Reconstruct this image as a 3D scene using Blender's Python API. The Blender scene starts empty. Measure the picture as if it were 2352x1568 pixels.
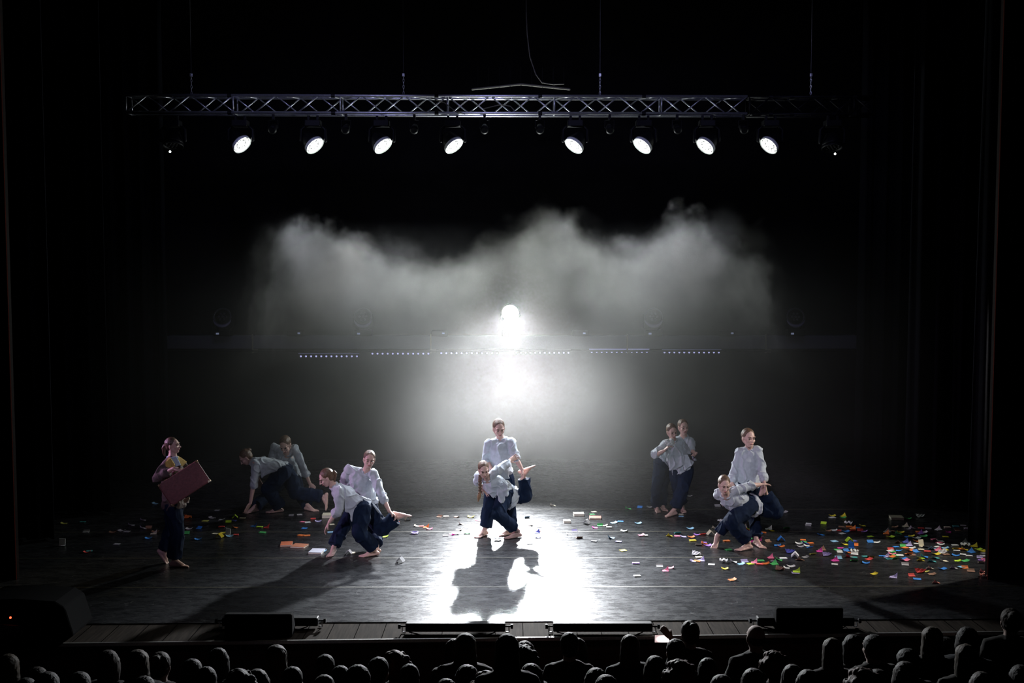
import bpy, math, random
import numpy as np
from mathutils import Vector, Matrix, noise
random.seed(7)
SC = bpy.context.scene
COL = SC.collection
PI = math.pi
# ------------------------------------------------------------------ camera
FPX, CX, CY, CAMH = 2500.0, 1176.0, 784.0, 3.57
TH = math.atan(164.0 / FPX)
cd = bpy.data.cameras.new('camera'); cam = bpy.data.objects.new('camera', cd); COL.objects.link(cam)
cd.sensor_width = 36; cd.lens = FPX / 2352 * 36; cd.clip_end = 200
cam.location = (0, 0, CAMH); cam.rotation_euler = (PI / 2 - TH, 0, 0)
SC.camera = cam
def ray(px, py):
    x = (px - CX) / FPX; z = -(py - CY) / FPX
    return Vector((x, math.cos(TH) + z * math.sin(TH), -math.sin(TH) + z * math.cos(TH)))
def F(px, py, z=0.0):                       # point of the stage floor seen at a pixel
    d = ray(px, py); t = (z - CAMH) / d.z
    return Vector((0, 0, CAMH)) + d * t
def P(px, py, Y):                           # point seen at a pixel in the depth plane Y
    d = ray(px, py)
    return Vector((0, 0, CAMH)) + d * (Y / d.y)
# ------------------------------------------------------------------ world, exposure
w = bpy.data.worlds.new('world'); SC.world = w; w.use_nodes = True
w.node_tree.nodes['Background'].inputs[0].default_value = (0.08, 0.09, 0.22, 1)
w.node_tree.nodes['Background'].inputs[1].default_value = 0.014
SC.view_settings.view_transform = 'Standard'; SC.view_settings.look = 'None'
SC.view_settings.exposure = 0.0; SC.view_settings.gamma = 1.0; SC.view_settings.use_curve_mapping = False
SC.cycles.volume_step_rate = 2.0; SC.cycles.volume_max_steps = 256
SC.cycles.max_bounces = 3; SC.cycles.diffuse_bounces = 2; SC.cycles.glossy_bounces = 2; SC.cycles.adaptive_threshold = 0.03; SC.cycles.sample_clamp_indirect = 4
# ------------------------------------------------------------------ lights
def spot(name, loc, tgt, power, deg, blend=0.5, col=(1, 1, 1), rad=0.1):
    l = bpy.data.lights.new(name, 'SPOT'); l.energy = power; l.spot_size = math.radians(deg); l.spot_blend = blend
    l.color = col; l.shadow_soft_size = rad
    o = bpy.data.objects.new(name, l); COL.objects.link(o); o.location = loc
    o.rotation_euler = (Vector(tgt) - Vector(loc)).to_track_quat('-Z', 'Y').to_euler(); return o
LAMP_Y = 19.0
LAMP = P(1172, 718, LAMP_Y)
spot('backlight_beam', LAMP + Vector((0, -0.30, -.02)), (0.15, 11.4, 0), 9500, 66, 1.0, (0.93, 0.96, 1.0), 0.09)
spot('backlight_core', LAMP + Vector((0, -0.31, -.02)), (0.30, 11.4, 0), 4200, 24, 0.9, (0.97, 0.98, 1.0), 0.09)
spot('backlight_spill', LAMP + Vector((0, -.36, .03)), LAMP + Vector((0, -3, 1.25)), 1150, 178, .9, (0.93, 1.0, 0.97), .14)
# front-of-house profile spots, one on each group, from the balcony rail above the camera
FOH = [((395, 1150), -4.5, 330, (0.74, 0.58, 1.0), 8), ((640, 1100), -4.5, 210, (0.85, 0.85, 1.0), 9), ((820, 1160), -5.0, 1650, (0.90, 0.81, 1.0), 10),
       ((1150, 1110), -3.0, 1800, (0.86, 0.86, 1.0), 9), ((1555, 1080), 2.0, 600, (0.86, 0.92, 1.0), 8), ((1715, 1140), -2.0, 1500, (0.90, 0.80, 1.0), 9)]
for i, ((px, py), lx, pw, c, dg) in enumerate(FOH):
    spot('front_profile_spot', (lx, -1.5, 8.2), P(px, py, 14.2 if i not in (1, 4) else 16.0), pw * 2.2, dg, 0.6, c, 0.12)
# low side booms in the wings, and a high upstage spot
spot('wing_boom_light', (-7.2, 13.2, 2.4), (1.0, 13.9, 0.7), 520, 40, 0.7, (0.95, 0.55, 1.0), 0.1)
spot('wing_boom_light', (7.6, 13.6, 3.6), (3.0, 13.2, 0.0), 900, 60, 0.8, (1.0, 0.93, 0.82), 0.1)
spot('wing_boom_light', (-1.5, 17.8, 5.2), P(395, 1100, 13.4), 200, 16, 0.7, (1.0, 0.80, 0.45), 0.1)  # warm spot high upstage aimed at the walker, outside the wings
# ------------------------------------------------------------------ materials
MATS = {}
def mat(name, col, rough=0.7, metal=0.0, emit=None, estr=0.0, spec=0.5, bump=0.0, bscale=60, var=0.0, sheen=0.0, stretch=None):
    if name in MATS: return MATS[name]
    m = bpy.data.materials.new(name); m.use_nodes = True; nt = m.node_tree; b = nt.nodes['Principled BSDF']
    b.inputs['Base Color'].default_value = (*col, 1); b.inputs['Roughness'].default_value = rough; b.inputs['Metallic'].default_value = metal
    b.inputs['Specular IOR Level'].default_value = spec
    if sheen: b.inputs['Sheen Weight'].default_value = sheen
    if emit: b.inputs['Emission Color'].default_value = (*emit, 1); b.inputs['Emission Strength'].default_value = estr
    if bump or var:
        tc = nt.nodes.new('ShaderNodeTexCoord'); n = nt.nodes.new('ShaderNodeTexNoise'); n.inputs['Scale'].default_value = bscale; n.inputs['Detail'].default_value = 4
        mp = nt.nodes.new('ShaderNodeMapping'); nt.links.new(tc.outputs['Object'], mp.inputs[0]); nt.links.new(mp.outputs[0], n.inputs['Vector'])
        if stretch: mp.inputs['Scale'].default_value = stretch
        if bump:
            bp = nt.nodes.new('ShaderNodeBump'); bp.inputs['Strength'].default_value = bump; bp.inputs['Distance'].default_value = 0.01
            nt.links.new(n.outputs[0], bp.inputs['Height']); nt.links.new(bp.outputs[0], b.inputs['Normal'])
        if var:
            cr = nt.nodes.new('ShaderNodeValToRGB'); cr.color_ramp.elements[0].position = .35; cr.color_ramp.elements[1].position = .68
            cr.color_ramp.elements[0].color = (*[c * (1 - var) for c in col], 1); cr.color_ramp.elements[1].color = (*[min(1, c * (1 + var)) for c in col], 1)
            nt.links.new(n.outputs[0], cr.inputs[0]); nt.links.new(cr.outputs[0], b.inputs['Base Color'])
    MATS[name] = m; return m
BLACK = mat('black_cloth', (0.004, 0.0045, 0.007), 0.9, bump=.3, bscale=9, var=.3, spec=.1)
DARKPAINT = mat('black_paint', (0.0015, 0.0015, 0.002), 0.9, spec=.03, bump=.1, bscale=30, var=.2)
METALBLK = mat('black_metal', (0.004, 0.004, 0.005), 0.5, 0.0, spec=.12, bump=.05, bscale=80, var=.2)
ALU = mat('aluminium', (0.55, 0.56, 0.60), 0.38, 0.9, bump=.05, bscale=60, var=.12)
SKIN = mat('skin', (0.60, 0.40, 0.34), 0.5, bump=.05, bscale=120, var=.06)
SHIRT = mat('grey_blue_linen', (0.43, 0.48, 0.53), 0.85, bump=.45, bscale=26, var=.08, sheen=.2)
TROU = mat('navy_cotton', (0.0075, 0.0155, 0.037), 0.9, bump=.4, bscale=18, var=.2, spec=.12)
HAIR = mat('brown_hair', (0.13, 0.075, 0.045), 0.42, bump=.6, bscale=40, var=.45, stretch=(1, 6, 1))
LIPS = mat('lips', (0.42, 0.14, 0.14), 0.45, bump=.02, bscale=60, var=.05)
EYE = mat('dark_eye', (0.03, 0.02, 0.02), 0.3, bump=.01, bscale=60, var=.1)
BROW = mat('eyebrow', (0.10, 0.06, 0.04), 0.7, bump=.1, bscale=90, var=.2)
# ------------------------------------------------------------------ mesh helpers
class MB:
    def __init__(s): s.v = []; s.f = []
    def add(s, vs, fs):
        n = len(s.v); s.v += [tuple(q) for q in vs]; s.f += [tuple(n + i for i in f) for f in fs]; return s
    def box(s, c, d, R=None):
        c = Vector(c); vs = []
        for x in (-.5, .5):
            for y in (-.5, .5):
                for z in (-.5, .5):
                    p = Vector((x * d[0], y * d[1], z * d[2])); vs.append(c + (R @ p if R else p))
        return s.add(vs, [(0, 1, 3, 2), (4, 6, 7, 5), (0, 4, 5, 1), (2, 3, 7, 6), (0, 2, 6, 4), (1, 5, 7, 3)])
    def rings(s, rs, n=14, cap=True):       # rs: list of (centre, u-vector, v-vector)
        vs = []; fs = []
        for c, u, v in rs:
            for k in range(n):
                a = 2 * PI * k / n; vs.append(Vector(c) + u * math.cos(a) + v * math.sin(a))
        for i in range(len(rs) - 1):
            for k in range(n):
                k2 = (k + 1) % n; fs.append((i * n + k, i * n + k2, (i + 1) * n + k2, (i + 1) * n + k))
        if cap:
            fs.append(tuple(reversed(range(n)))); fs.append(tuple((len(rs) - 1) * n + k for k in range(n)))
        return s.add(vs, fs)
    def tube(s, pts, rad, n=10, flat=False):
        pts = [Vector(p) for p in pts]
        if not hasattr(rad, '__len__'): rad = [rad] * len(pts)
        rs = []; u = None
        for i, p in enumerate(pts):
            d = (pts[min(i + 1, len(pts) - 1)] - pts[max(i - 1, 0)])
            d = d.normalized() if d.length > 1e-9 else Vector((0, 0, 1))
            if u is None: u = d.orthogonal().normalized()
            else:
                u = u - d * u.dot(d); u = u.normalized() if u.length > 1e-6 else d.orthogonal().normalized()
            v = d.cross(u); rs.append((p, u * rad[i], v * rad[i], d))
        out = []
        if not flat:
            p, a, b, d = rs[0]; r = rad[0]
            for t in (80, 55, 28): out.append((p - d * r * math.sin(math.radians(t)), a * math.cos(math.radians(t)), b * math.cos(math.radians(t))))
        out += [(p, a, b) for p, a, b, d in rs]
        if not flat:
            p, a, b, d = rs[-1]; r = rad[-1]
            for t in (28, 55, 80): out.append((p + d * r * math.sin(math.radians(t)), a * math.cos(math.radians(t)), b * math.cos(math.radians(t))))
        return s.rings(out, n)
    def ell(s, c, A, n=16, m=10):           # A: 3 axis vectors
        c = Vector(c); rs = []
        for i in range(m + 1):
            t = -PI / 2 + (PI) * (i + .5 * (i == 0) * .2) / m
            t = max(-PI / 2 + .06, min(PI / 2 - .06, t))
            rs.append((c + A[2] * math.sin(t), A[0] * math.cos(t), A[1] * math.cos(t)))
        return s.rings(rs, n)
    def sph(s, c, r, n=12, m=8): return s.ell(c, (Vector((r, 0, 0)), Vector((0, r, 0)), Vector((0, 0, r))), n, m)
    def cyl(s, a, b, r, n=16, r2=None): return s.tube([a, b], [r, r if r2 is None else r2], n, True)
    def slab(s, poly, off):                 # polygon given as 3-d points, thickness vector off
        n = len(poly); a = [Vector(p) - off * .5 for p in poly]; b = [Vector(p) + off * .5 for p in poly]
        return s.add(a + b, [tuple(range(n)), tuple(reversed(range(n, 2 * n)))] + [(i, i + n, (i + 1) % n + n, (i + 1) % n) for i in range(n)])
    def build(s, name, m, parent=None, smooth=False, bevel=0):
        me = bpy.data.meshes.new(name); me.from_pydata(s.v, [], s.f); me.update()
        import bmesh
        bm = bmesh.new(); bm.from_mesh(me); bmesh.ops.recalc_face_normals(bm, faces=bm.faces); bm.to_mesh(me); bm.free()
        o = bpy.data.objects.new(name, me); COL.objects.link(o)
        if m: me.materials.append(m)
        if parent: o.parent = parent
        if smooth: me.polygons.foreach_set('use_smooth', [True] * len(me.polygons))
        if bevel:
            b = o.modifiers.new('b', 'BEVEL'); b.width = bevel; b.segments = 2; b.limit_method = 'ANGLE'
        return o
    def fuse(s, name, m, parent=None, voxel=0.006, it=4, disp=0, dfreq=9, dz=1.0):   # one continuous skin over all pieces
        o = s.build('tmp', None)
        r = o.modifiers.new('r', 'REMESH'); r.mode = 'VOXEL'; r.voxel_size = voxel; r.use_smooth_shade = True
        q = o.modifiers.new('s', 'SMOOTH'); q.factor = 0.5; q.iterations = it
        dg = bpy.context.evaluated_depsgraph_get(); ev = o.evaluated_get(dg)
        me = bpy.data.meshes.new_from_object(ev); bpy.data.objects.remove(o)
        me.name = name; me.materials.clear(); me.materials.append(m)
        if disp:
            n = len(me.vertices); co = np.empty(n * 3); me.vertices.foreach_get('co', co); no = np.empty(n * 3); me.vertices.foreach_get('normal', no)
            co = co.reshape(-1, 3); no = no.reshape(-1, 3)
            sd = Vector((random.random() * 50, 3, 7)); d = np.empty(n)
            for i in range(n):
                p = Vector(co[i]); p.z *= dz
                a = noise.noise(p * dfreq + sd); b = noise.noise(p * dfreq * 2.3 + sd)
                rg = max(0.0, 1 - abs(a) * 4.5); d[i] = (rg * rg - .25) * disp + b * disp * .45
            co += no * d[:, None]; me.vertices.foreach_set('co', co.reshape(-1)); me.update()
        me.polygons.foreach_set('use_smooth', [True] * len(me.polygons))
        p = bpy.data.objects.new(name, me); COL.objects.link(p)
        if parent: p.parent = parent
        return p
def rebase(root):                            # children were built in world space
    pass
def thing(name, label, cat, loc=(0, 0, 0), group=None):
    o = bpy.data.objects.new(name, None); COL.objects.link(o); o.location = loc; o['label'] = label; o['category'] = cat; o.empty_display_size = .1
    if group: o['group'] = group
    return o
def tag(o, label, cat, group=None):
    o['label'] = label; o['category'] = cat
    if group: o['group'] = group
    return o
def struct(o): o['kind'] = 'structure'; return o
def settle(root, loc):                       # move the root to its base; world-space children stay where they are
    root.location = loc
    for c in root.children: c.location = c.location - Vector(loc)
def ctree(o, parent=None):
    c = o.copy(); COL.objects.link(c)
    if parent: c.parent = parent
    for ch in list(o.children): ctree(ch, c)
    return c
# ================================================================== STAGE SHELL
BACKY = 20.4
PIL_Y = F(38, 1330).y
XL, XR = F(38, 1330).x, F(2268, 1330).x
# vinyl dance floor
def floor_mat():
    m = bpy.data.materials.new('black_vinyl'); m.use_nodes = True; nt = m.node_tree; N = nt.nodes; L = nt.links; b = N['Principled BSDF']
    tc = N.new('ShaderNodeTexCoord')
    def noi(sc, scale, det=5):
        mp = N.new('ShaderNodeMapping'); mp.inputs['Scale'].default_value = sc; L.new(tc.outputs['Object'], mp.inputs[0])
        n = N.new('ShaderNodeTexNoise'); n.inputs['Scale'].default_value = scale; n.inputs['Detail'].default_value = det; n.inputs['Roughness'].default_value = .65; L.new(mp.outputs[0], n.inputs['Vector']); return n
    a = noi((1.3, 3.2, 1), 3.0, 8); c = noi((1.2, 7, 1), 9, 6)
    mx = N.new('ShaderNodeMath'); mx.operation = 'MULTIPLY'; L.new(a.outputs[0], mx.inputs[0]); L.new(c.outputs[0], mx.inputs[1])
    cr = N.new('ShaderNodeValToRGB'); cr.color_ramp.elements[0].position = .12; cr.color_ramp.elements[0].color = (.008, .0085, .010, 1)
    cr.color_ramp.elements[1].position = .42; cr.color_ramp.elements[1].color = (.045, .047, .05, 1); L.new(mx.outputs[0], cr.inputs[0])
    # scuffs: thin curved scratches
    w = N.new('ShaderNodeTexNoise'); w.inputs['Scale'].default_value = 2.2; w.inputs['Detail'].default_value = 2; w.inputs['Distortion'].default_value = 1.5; L.new(tc.outputs['Object'], w.inputs['Vector'])
    s1 = N.new('ShaderNodeMath'); s1.operation = 'SUBTRACT'; s1.inputs[1].default_value = .5; L.new(w.outputs[0], s1.inputs[0])
    s2 = N.new('ShaderNodeMath'); s2.operation = 'ABSOLUTE'; L.new(s1.outputs[0], s2.inputs[0])
    s3 = N.new('ShaderNodeMath'); s3.operation = 'LESS_THAN'; s3.inputs[1].default_value = .0016; L.new(s2.outputs[0], s3.inputs[0])
    w2 = N.new('ShaderNodeTexNoise'); w2.inputs['Scale'].default_value = 5; L.new(tc.outputs['Object'], w2.inputs['Vector'])
    s4 = N.new('ShaderNodeMath'); s4.operation = 'GREATER_THAN'; s4.inputs[1].default_value = .56; L.new(w2.outputs[0], s4.inputs[0])
    s5 = N.new('ShaderNodeMath'); s5.operation = 'MULTIPLY'; L.new(s3.outputs[0], s5.inputs[0]); L.new(s4.outputs[0], s5.inputs[1])
    mi = N.new('ShaderNodeMixRGB'); mi.inputs[2].default_value = (.16, .16, .16, 1); L.new(s5.outputs[0], mi.inputs[0]); L.new(cr.outputs[0], mi.inputs[1])
    L.new(mi.outputs[0], b.inputs['Base Color'])
    mr = N.new('ShaderNodeMapRange'); mr.inputs[1].default_value = .1; mr.inputs[2].default_value = .45; mr.inputs[3].default_value = .20; mr.inputs[4].default_value = .38; L.new(mx.outputs[0], mr.inputs[0]); L.new(mr.outputs[0], b.inputs['Roughness'])
    bp = N.new('ShaderNodeBump'); bp.inputs['Strength'].default_value = .25; bp.inputs['Distance'].default_value = .01; L.new(c.outputs[0], bp.inputs['Height']); L.new(bp.outputs[0], b.inputs['Normal'])
    b.inputs['Specular IOR Level'].default_value = .4
    return m
VL, VR = F(120, 1432), F(2300, 1420)         # front edge of the vinyl, a little skewed to the camera
AL, AR = F(100, 1475), F(2300, 1448)         # stage lip
def ext(a, b, x): t = (x - a.x) / (b.x - a.x); return a + (b - a) * t
W = 9.5
v0, v1 = ext(VL, VR, -W), ext(VL, VR, W); a0, a1 = ext(AL, AR, -W), ext(AL, AR, W)
fl = MB().slab([(v0.x, v0.y, -.05), (v1.x, v1.y, -.05), (W, BACKY, -.05), (-W, BACKY, -.05)], Vector((0, 0, .1))).build('floor', floor_mat()); struct(fl)
WOOD = mat('apron_boards', (0.026, 0.021, 0.017), 0.9, spec=.03, bump=.2, bscale=3, var=.35, stretch=(14, 1, 1))
ap = MB().slab([(a0.x, a0.y, -.06), (a1.x, a1.y, -.06), (v1.x, v1.y, -.06), (v0.x, v0.y, -.06)], Vector((0, 0, .1))).build('floor_apron', WOOD); struct(ap); ap.name = 'floor'
# gaps between the apron boards
gp = MB()
for i in range(60):
    x = -8 + i * .27 + random.uniform(-.03, .03); p = ext(AL, AR, x); q = ext(VL, VR, x)
    gp.box((x, (p.y + q.y) / 2, -.0095), (.006, (q.y - p.y) * .96, .003))
g = gp.build('trim_1', mat('board_gap', (.002, .002, .002), 1.0, spec=0, bump=.1, var=.1)); struct(g)
ang = math.atan2(a1.y - a0.y, a1.x - a0.x); RA = Matrix.Rotation(ang, 3, 'Z')
e = MB().box(((a0 + a1) / 2) + Vector((0, -.012, -.02)), (2 * W, .03, .035), RA).build('trim_2', mat('edge_metal', (.55, .54, .52), .3, .8, bump=.05, var=.15), bevel=.004); struct(e)
FAS = mat('red_wood_fascia', (0.035, 0.010, 0.007), 0.6, bump=.15, bscale=5, var=.4, stretch=(1, 1, 12))
e = MB().box(((a0 + a1) / 2) + Vector((0, .06, -.62)), (2 * W, .1, 1.12), RA).build('wall_stage_front', FAS); struct(e)
SEAM = mat('seam_tape', (.055, .052, .038), .45, bump=.05, var=.15)
for k, (yl, yr) in enumerate([(1169, 1169), (1222, 1219.5), (1282, 1279), (1349, 1346)]):
    p, q = F(200, yl), F(2200, yr); p = ext(p, q, -8.3); q = ext(*(F(200, yl), F(2200, yr)), 8.3)
    t = MB().box((p + q) / 2 + Vector((0, 0, .001)), (16.6, .028, .002), Matrix.Rotation(math.atan2(q.y - p.y, q.x - p.x), 3, 'Z')).build('trim_%d' % (k + 3), SEAM); struct(t)
# back wall, side walls, ceiling, auditorium floor
e = MB().box((0, BACKY + .1, 4.4), (2 * W + .2, .2, 9.1)).build('wall_back', mat('black_backcloth', (.004, .0038, .0045), .9, bump=.3, bscale=4, var=.3, spec=.1)); struct(e)
e = MB().box((-W - .1, 8, 3.4), (.2, 25, 9)).build('wall_left', DARKPAINT); struct(e)
e = MB().box((W + .1, 8, 3.4), (.2, 25, 9)).build('wall_right', DARKPAINT); struct(e)
e = MB().box((0, 8, 8.9 + .1), (2 * W + .4, 25, .2)).build('ceiling', DARKPAINT); struct(e)
ROWS = [(10.3, 9.35, -.52), (9.35, 8.75, -.46), (8.75, 8.15, -.40), (8.15, 7.2, -.32)]
for k, (ya, yb, z) in enumerate(ROWS):       # raked auditorium steps under the audience
    e = MB().box((0, (ya + yb) / 2, z - .4), (2 * W, ya - yb, .8)).build('floor', mat('auditorium_step', (.02, .012, .01), .9, bump=.1, var=.2)); struct(e)
# proscenium pillars with a thin red-brown edge
PIL = mat('proscenium_brown', (0.004, 0.0015, 0.001), .85, spec=.1, bump=.2, bscale=6, var=.3)
PED = mat('proscenium_edge', (0.05, 0.008, 0.005), .9, spec=.02, bump=.1, var=.2)
for sx, x in ((-1, XL), (1, XR)):
    e = MB().box((x + sx * (.02 + (W - abs(x)) / 2), PIL_Y + .06, 4.0), (W - abs(x), .12, 8.0)).build('wall_proscenium', PIL); e.name = 'wall_left' if sx < 0 else 'wall_right'; struct(e)
    e = MB().box((x + sx * .01, PIL_Y - .005, 4.0), (.025, .02, 8.0)).build('trim_%d' % (7 if sx < 0 else 8), PED); struct(e)
# ------------------------------------------------------------------ curtains
def curtain(x0, x1, y, z0, z1, amp, fold, name, label, m=BLACK, slant=0.0, group=None):
    n = max(8, int(abs(x1 - x0) / .02)); vs = []; fs = []; ph = random.random() * 6
    zs = [z0 + (z1 - z0) * j / 8 for j in range(9)]
    for side in (0, 1):
        for j, z in enumerate(zs):
            for i in range(n + 1):
                x = x0 + (x1 - x0) * i / n; fl_ = 1 - .35 * j / 8
                yy = y + amp * fl_ * (math.sin(x / fold * 2 * PI + ph) + .4 * math.sin(x / fold * 4.7 * PI + ph * 2 + z * .25)) + side * .02
                vs.append((x + slant * (z - z0), yy, z))
    M = (n + 1) * 9
    for s in (0, 1):
        for j in range(8):
            for i in range(n):
                a = s * M + j * (n + 1) + i; q = (a, a + 1, a + n + 2, a + n + 1); fs.append(q if s == 0 else q[::-1])
    for j in range(8):
        for i in (0, n):
            a = j * (n + 1) + i; fs.append((a, a + n + 1, M + a + n + 1, M + a))
    for i in range(n):
        for j in (0, 8):
            a = j * (n + 1) + i; fs.append((a, M + a, M + a + 1, a + 1))
    o = MB().add(vs, fs).build(name, m, smooth=True)
    t = tag(o, label, 'curtain', group); return o
BLU = mat('black_velour', (0.003, 0.0035, 0.006), .9, bump=.2, bscale=14, var=.25, spec=.1)
yc = 17.0
curtain(P(0, 700, 14.2).x - .6, P(110, 700, 14.2).x, 14.2, .02, 8.4, .06, .35, 'side_curtain', 'black leg curtain nearest the left proscenium edge', BLU)
curtain(P(90, 700, 15.8).x, P(245, 700, 15.8).x, 15.8, .02, 8.4, .06, .30, 'side_curtain', 'black leg curtain between the outermost left leg and the innermost left leg', BLU)
curtain(P(235, 700, 18.2).x, P(382, 700, 18.2).x, 18.2, .02, 8.4, .06, .28, 'side_curtain', 'black leg curtain beside the left end of the rear ledge', BLU)
curtain(P(2232, 1100, 14.0).x, P(2360, 700, 14.0).x + .3, 14.0, .02, 8.4, .06, .32, 'side_curtain', 'black leg curtain just inside the right proscenium edge by the paper heap', BLU, slant=.006)
curtain(P(2090, 700, 16.2).x, P(2250, 700, 16.2).x, 16.2, .02, 8.4, .06, .30, 'side_curtain', 'black leg curtain second from the right proscenium edge', BLU)
curtain(P(1972, 700, 18.4).x, P(2110, 700, 18.4).x, 18.4, .02, 8.4, .06, .28, 'side_curtain', 'black leg curtain beside the right end of the rear ledge', BLU)
# ================================================================== TRUSS
TY = 17.0
def truss(x0, y0b, x1, y1b, name, label, m, seg):
    a = P(x0, y0b, TY); b = P(x1, y1b, TY); root = thing(name, label, 'truss', (a + b) / 2)
    d = (b - a).normalized(); L = (b - a).length; up = Vector((0, 0, 1)); bk = Vector((0, 1, 0)); h = .262
    off = -(a + b) / 2
    C = [a, a + up * h, a + bk * h, a + up * h + bk * h]
    for c in C: MB().tube([c + off, c + d * L + off], .024, 10, True).build('chord', m, root, smooth=True)
    n = int(round(L / seg)); st = L / n
    for k in range(n):
        for (lo, hi) in ((C[0], C[1]), (C[2], C[3])):
            p, q = (lo + d * st * k, hi + d * st * (k + 1)) if (k % 2 == (0 if lo is C[0] else 1)) else (hi + d * st * k, lo + d * st * (k + 1))
            MB().tube([p + off, q + off], .011, 6, True).build('brace', m, root, smooth=True)
        p, q = (C[1], C[3]) if k % 2 else (C[3], C[1])
        MB().tube([p + d * st * k + off, q + d * st * (k + 1) + off], .011, 6, True).build('brace', m, root, smooth=True)
    for k in range(0, n + 1, 5):
        o_ = d * min(L, st * k) + off; f = MB()
        for p, q in ((0, 1), (2, 3), (0, 2), (1, 3)): f.tube([C[p] + o_, C[q] + o_], .013, 6, True)
        f.build('cross_frame', m, root, smooth=True)
    for k in range(1, 6):
        for c in C[:2]: MB().cyl(c + d * (L * k / 6 - .03) + off, c + d * (L * k / 6 + .03) + off, .034, 12).build('coupler', METALBLK, root)
    return root
truss(290, 258, 1716, 261, 'lighting_truss', 'silvery box truss lit violet blue, carrying the row of stage lamps', ALU, .33)
truss(1722, 262, 2010, 262, 'lighting_truss', 'black unlit truss length right of the silvery box truss', METALBLK, .33)
TZ = P(1176, 260, TY).z
for lx in (-3.2, 0.6, 3.6): spot('added_truss_fill', (lx, 13.4, 7.4), (lx * 1.05 + .1, TY, TZ), 170 if lx < 3 else 110, 62, .8, (.50, .50, 1.0), .3)  # unseen spots added in front to light the truss violet blue evenly
GRYC = mat('dull_wire', (.05, .05, .055), .7, bump=.05, var=.1)
for px, lab in ((440, 'hoist cable above the left end of the silvery truss'), (927, 'hoist cable above the truss, left of the middle'),
                (1378, 'hoist cable above the truss, right of the middle'), (1862, 'hoist cable right of the silvery truss end')):
    t = thing('hoist_cable', 'thin steel ' + lab, 'cable', (P(px, 215, TY).x, TY, P(1176, 260, TY).z + .262 + .02))
    b_ = t.location.copy(); z1 = 8.91 - b_.z
    MB().tube([(0, 0, .28), (0, 0, z1)], .005, 6, True).build('cable', GRYC, t)
    for k in range(6):
        link = MB(); c = Vector((0, 0, .265 - k * .048)); pts = []
        for j in range(9):
            a = 2 * PI * j / 8; pts.append(c + (Vector((.012 * math.cos(a), 0, .03 * math.sin(a))) if k % 2 else Vector((0, .012 * math.cos(a), .03 * math.sin(a)))))
        link.tube(pts, .004, 6, True).build('chain_link', ALU, t)
    MB().box((0, 0, .30), (.04, .03, .05)).build('hook', ALU, t, bevel=.006)
# small batten and loop of cable above the truss
r = thing('cable_batten', 'dark grey batten with upright prongs above the truss, loop of cable hanging on it', 'batten', P(1200, 200, TY + .8))
L0 = P(1085, 205, TY + .8) - r.location; L1 = P(1308, 205, TY + .8) - r.location
GRY = mat('dim_grey', (.10, .095, .075), .6, bump=.1, var=.2)
MB().tube([L0, (L0 + L1) / 2 + Vector((0, 0, .08)), L1], .018, 8).build('tray', GRY, r)
for k in range(9):
    p = L0.lerp(L1, (k + .5) / 9); MB().tube([p, p + Vector((0, 0, .36))], .006, 6, True).build('prong', METALBLK, r)
t = thing('hanging_cable', 'pale cable curving down from the roof to the batten', 'cable', P(1290, 195, TY + .75))
b_ = t.location
MB().tube([P(x, y, TY + .75) - b_ for x, y in ((1208, -60), (1209, 40), (1211, 80), (1217, 130), (1230, 170), (1245, 190), (1270, 194), (1295, 193))], .009, 8).build('cord', GRY, t, smooth=True)
# loose cables on the truss
for pts, lab in (([(990, 225), (1020, 235), (1045, 255), (1068, 262)], 'thin black cable looping inside the truss near its middle'),
                 ([(1110, 250), (1150, 240), (1172, 244), (1180, 252)], 'thin pale cable bowed across the truss right of its middle')):
    o = MB().tube([P(x, y, TY - .035) for x, y in pts], .008, 6).build('truss_cable', GRY, smooth=True); tag(o, lab, 'cable')
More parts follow.
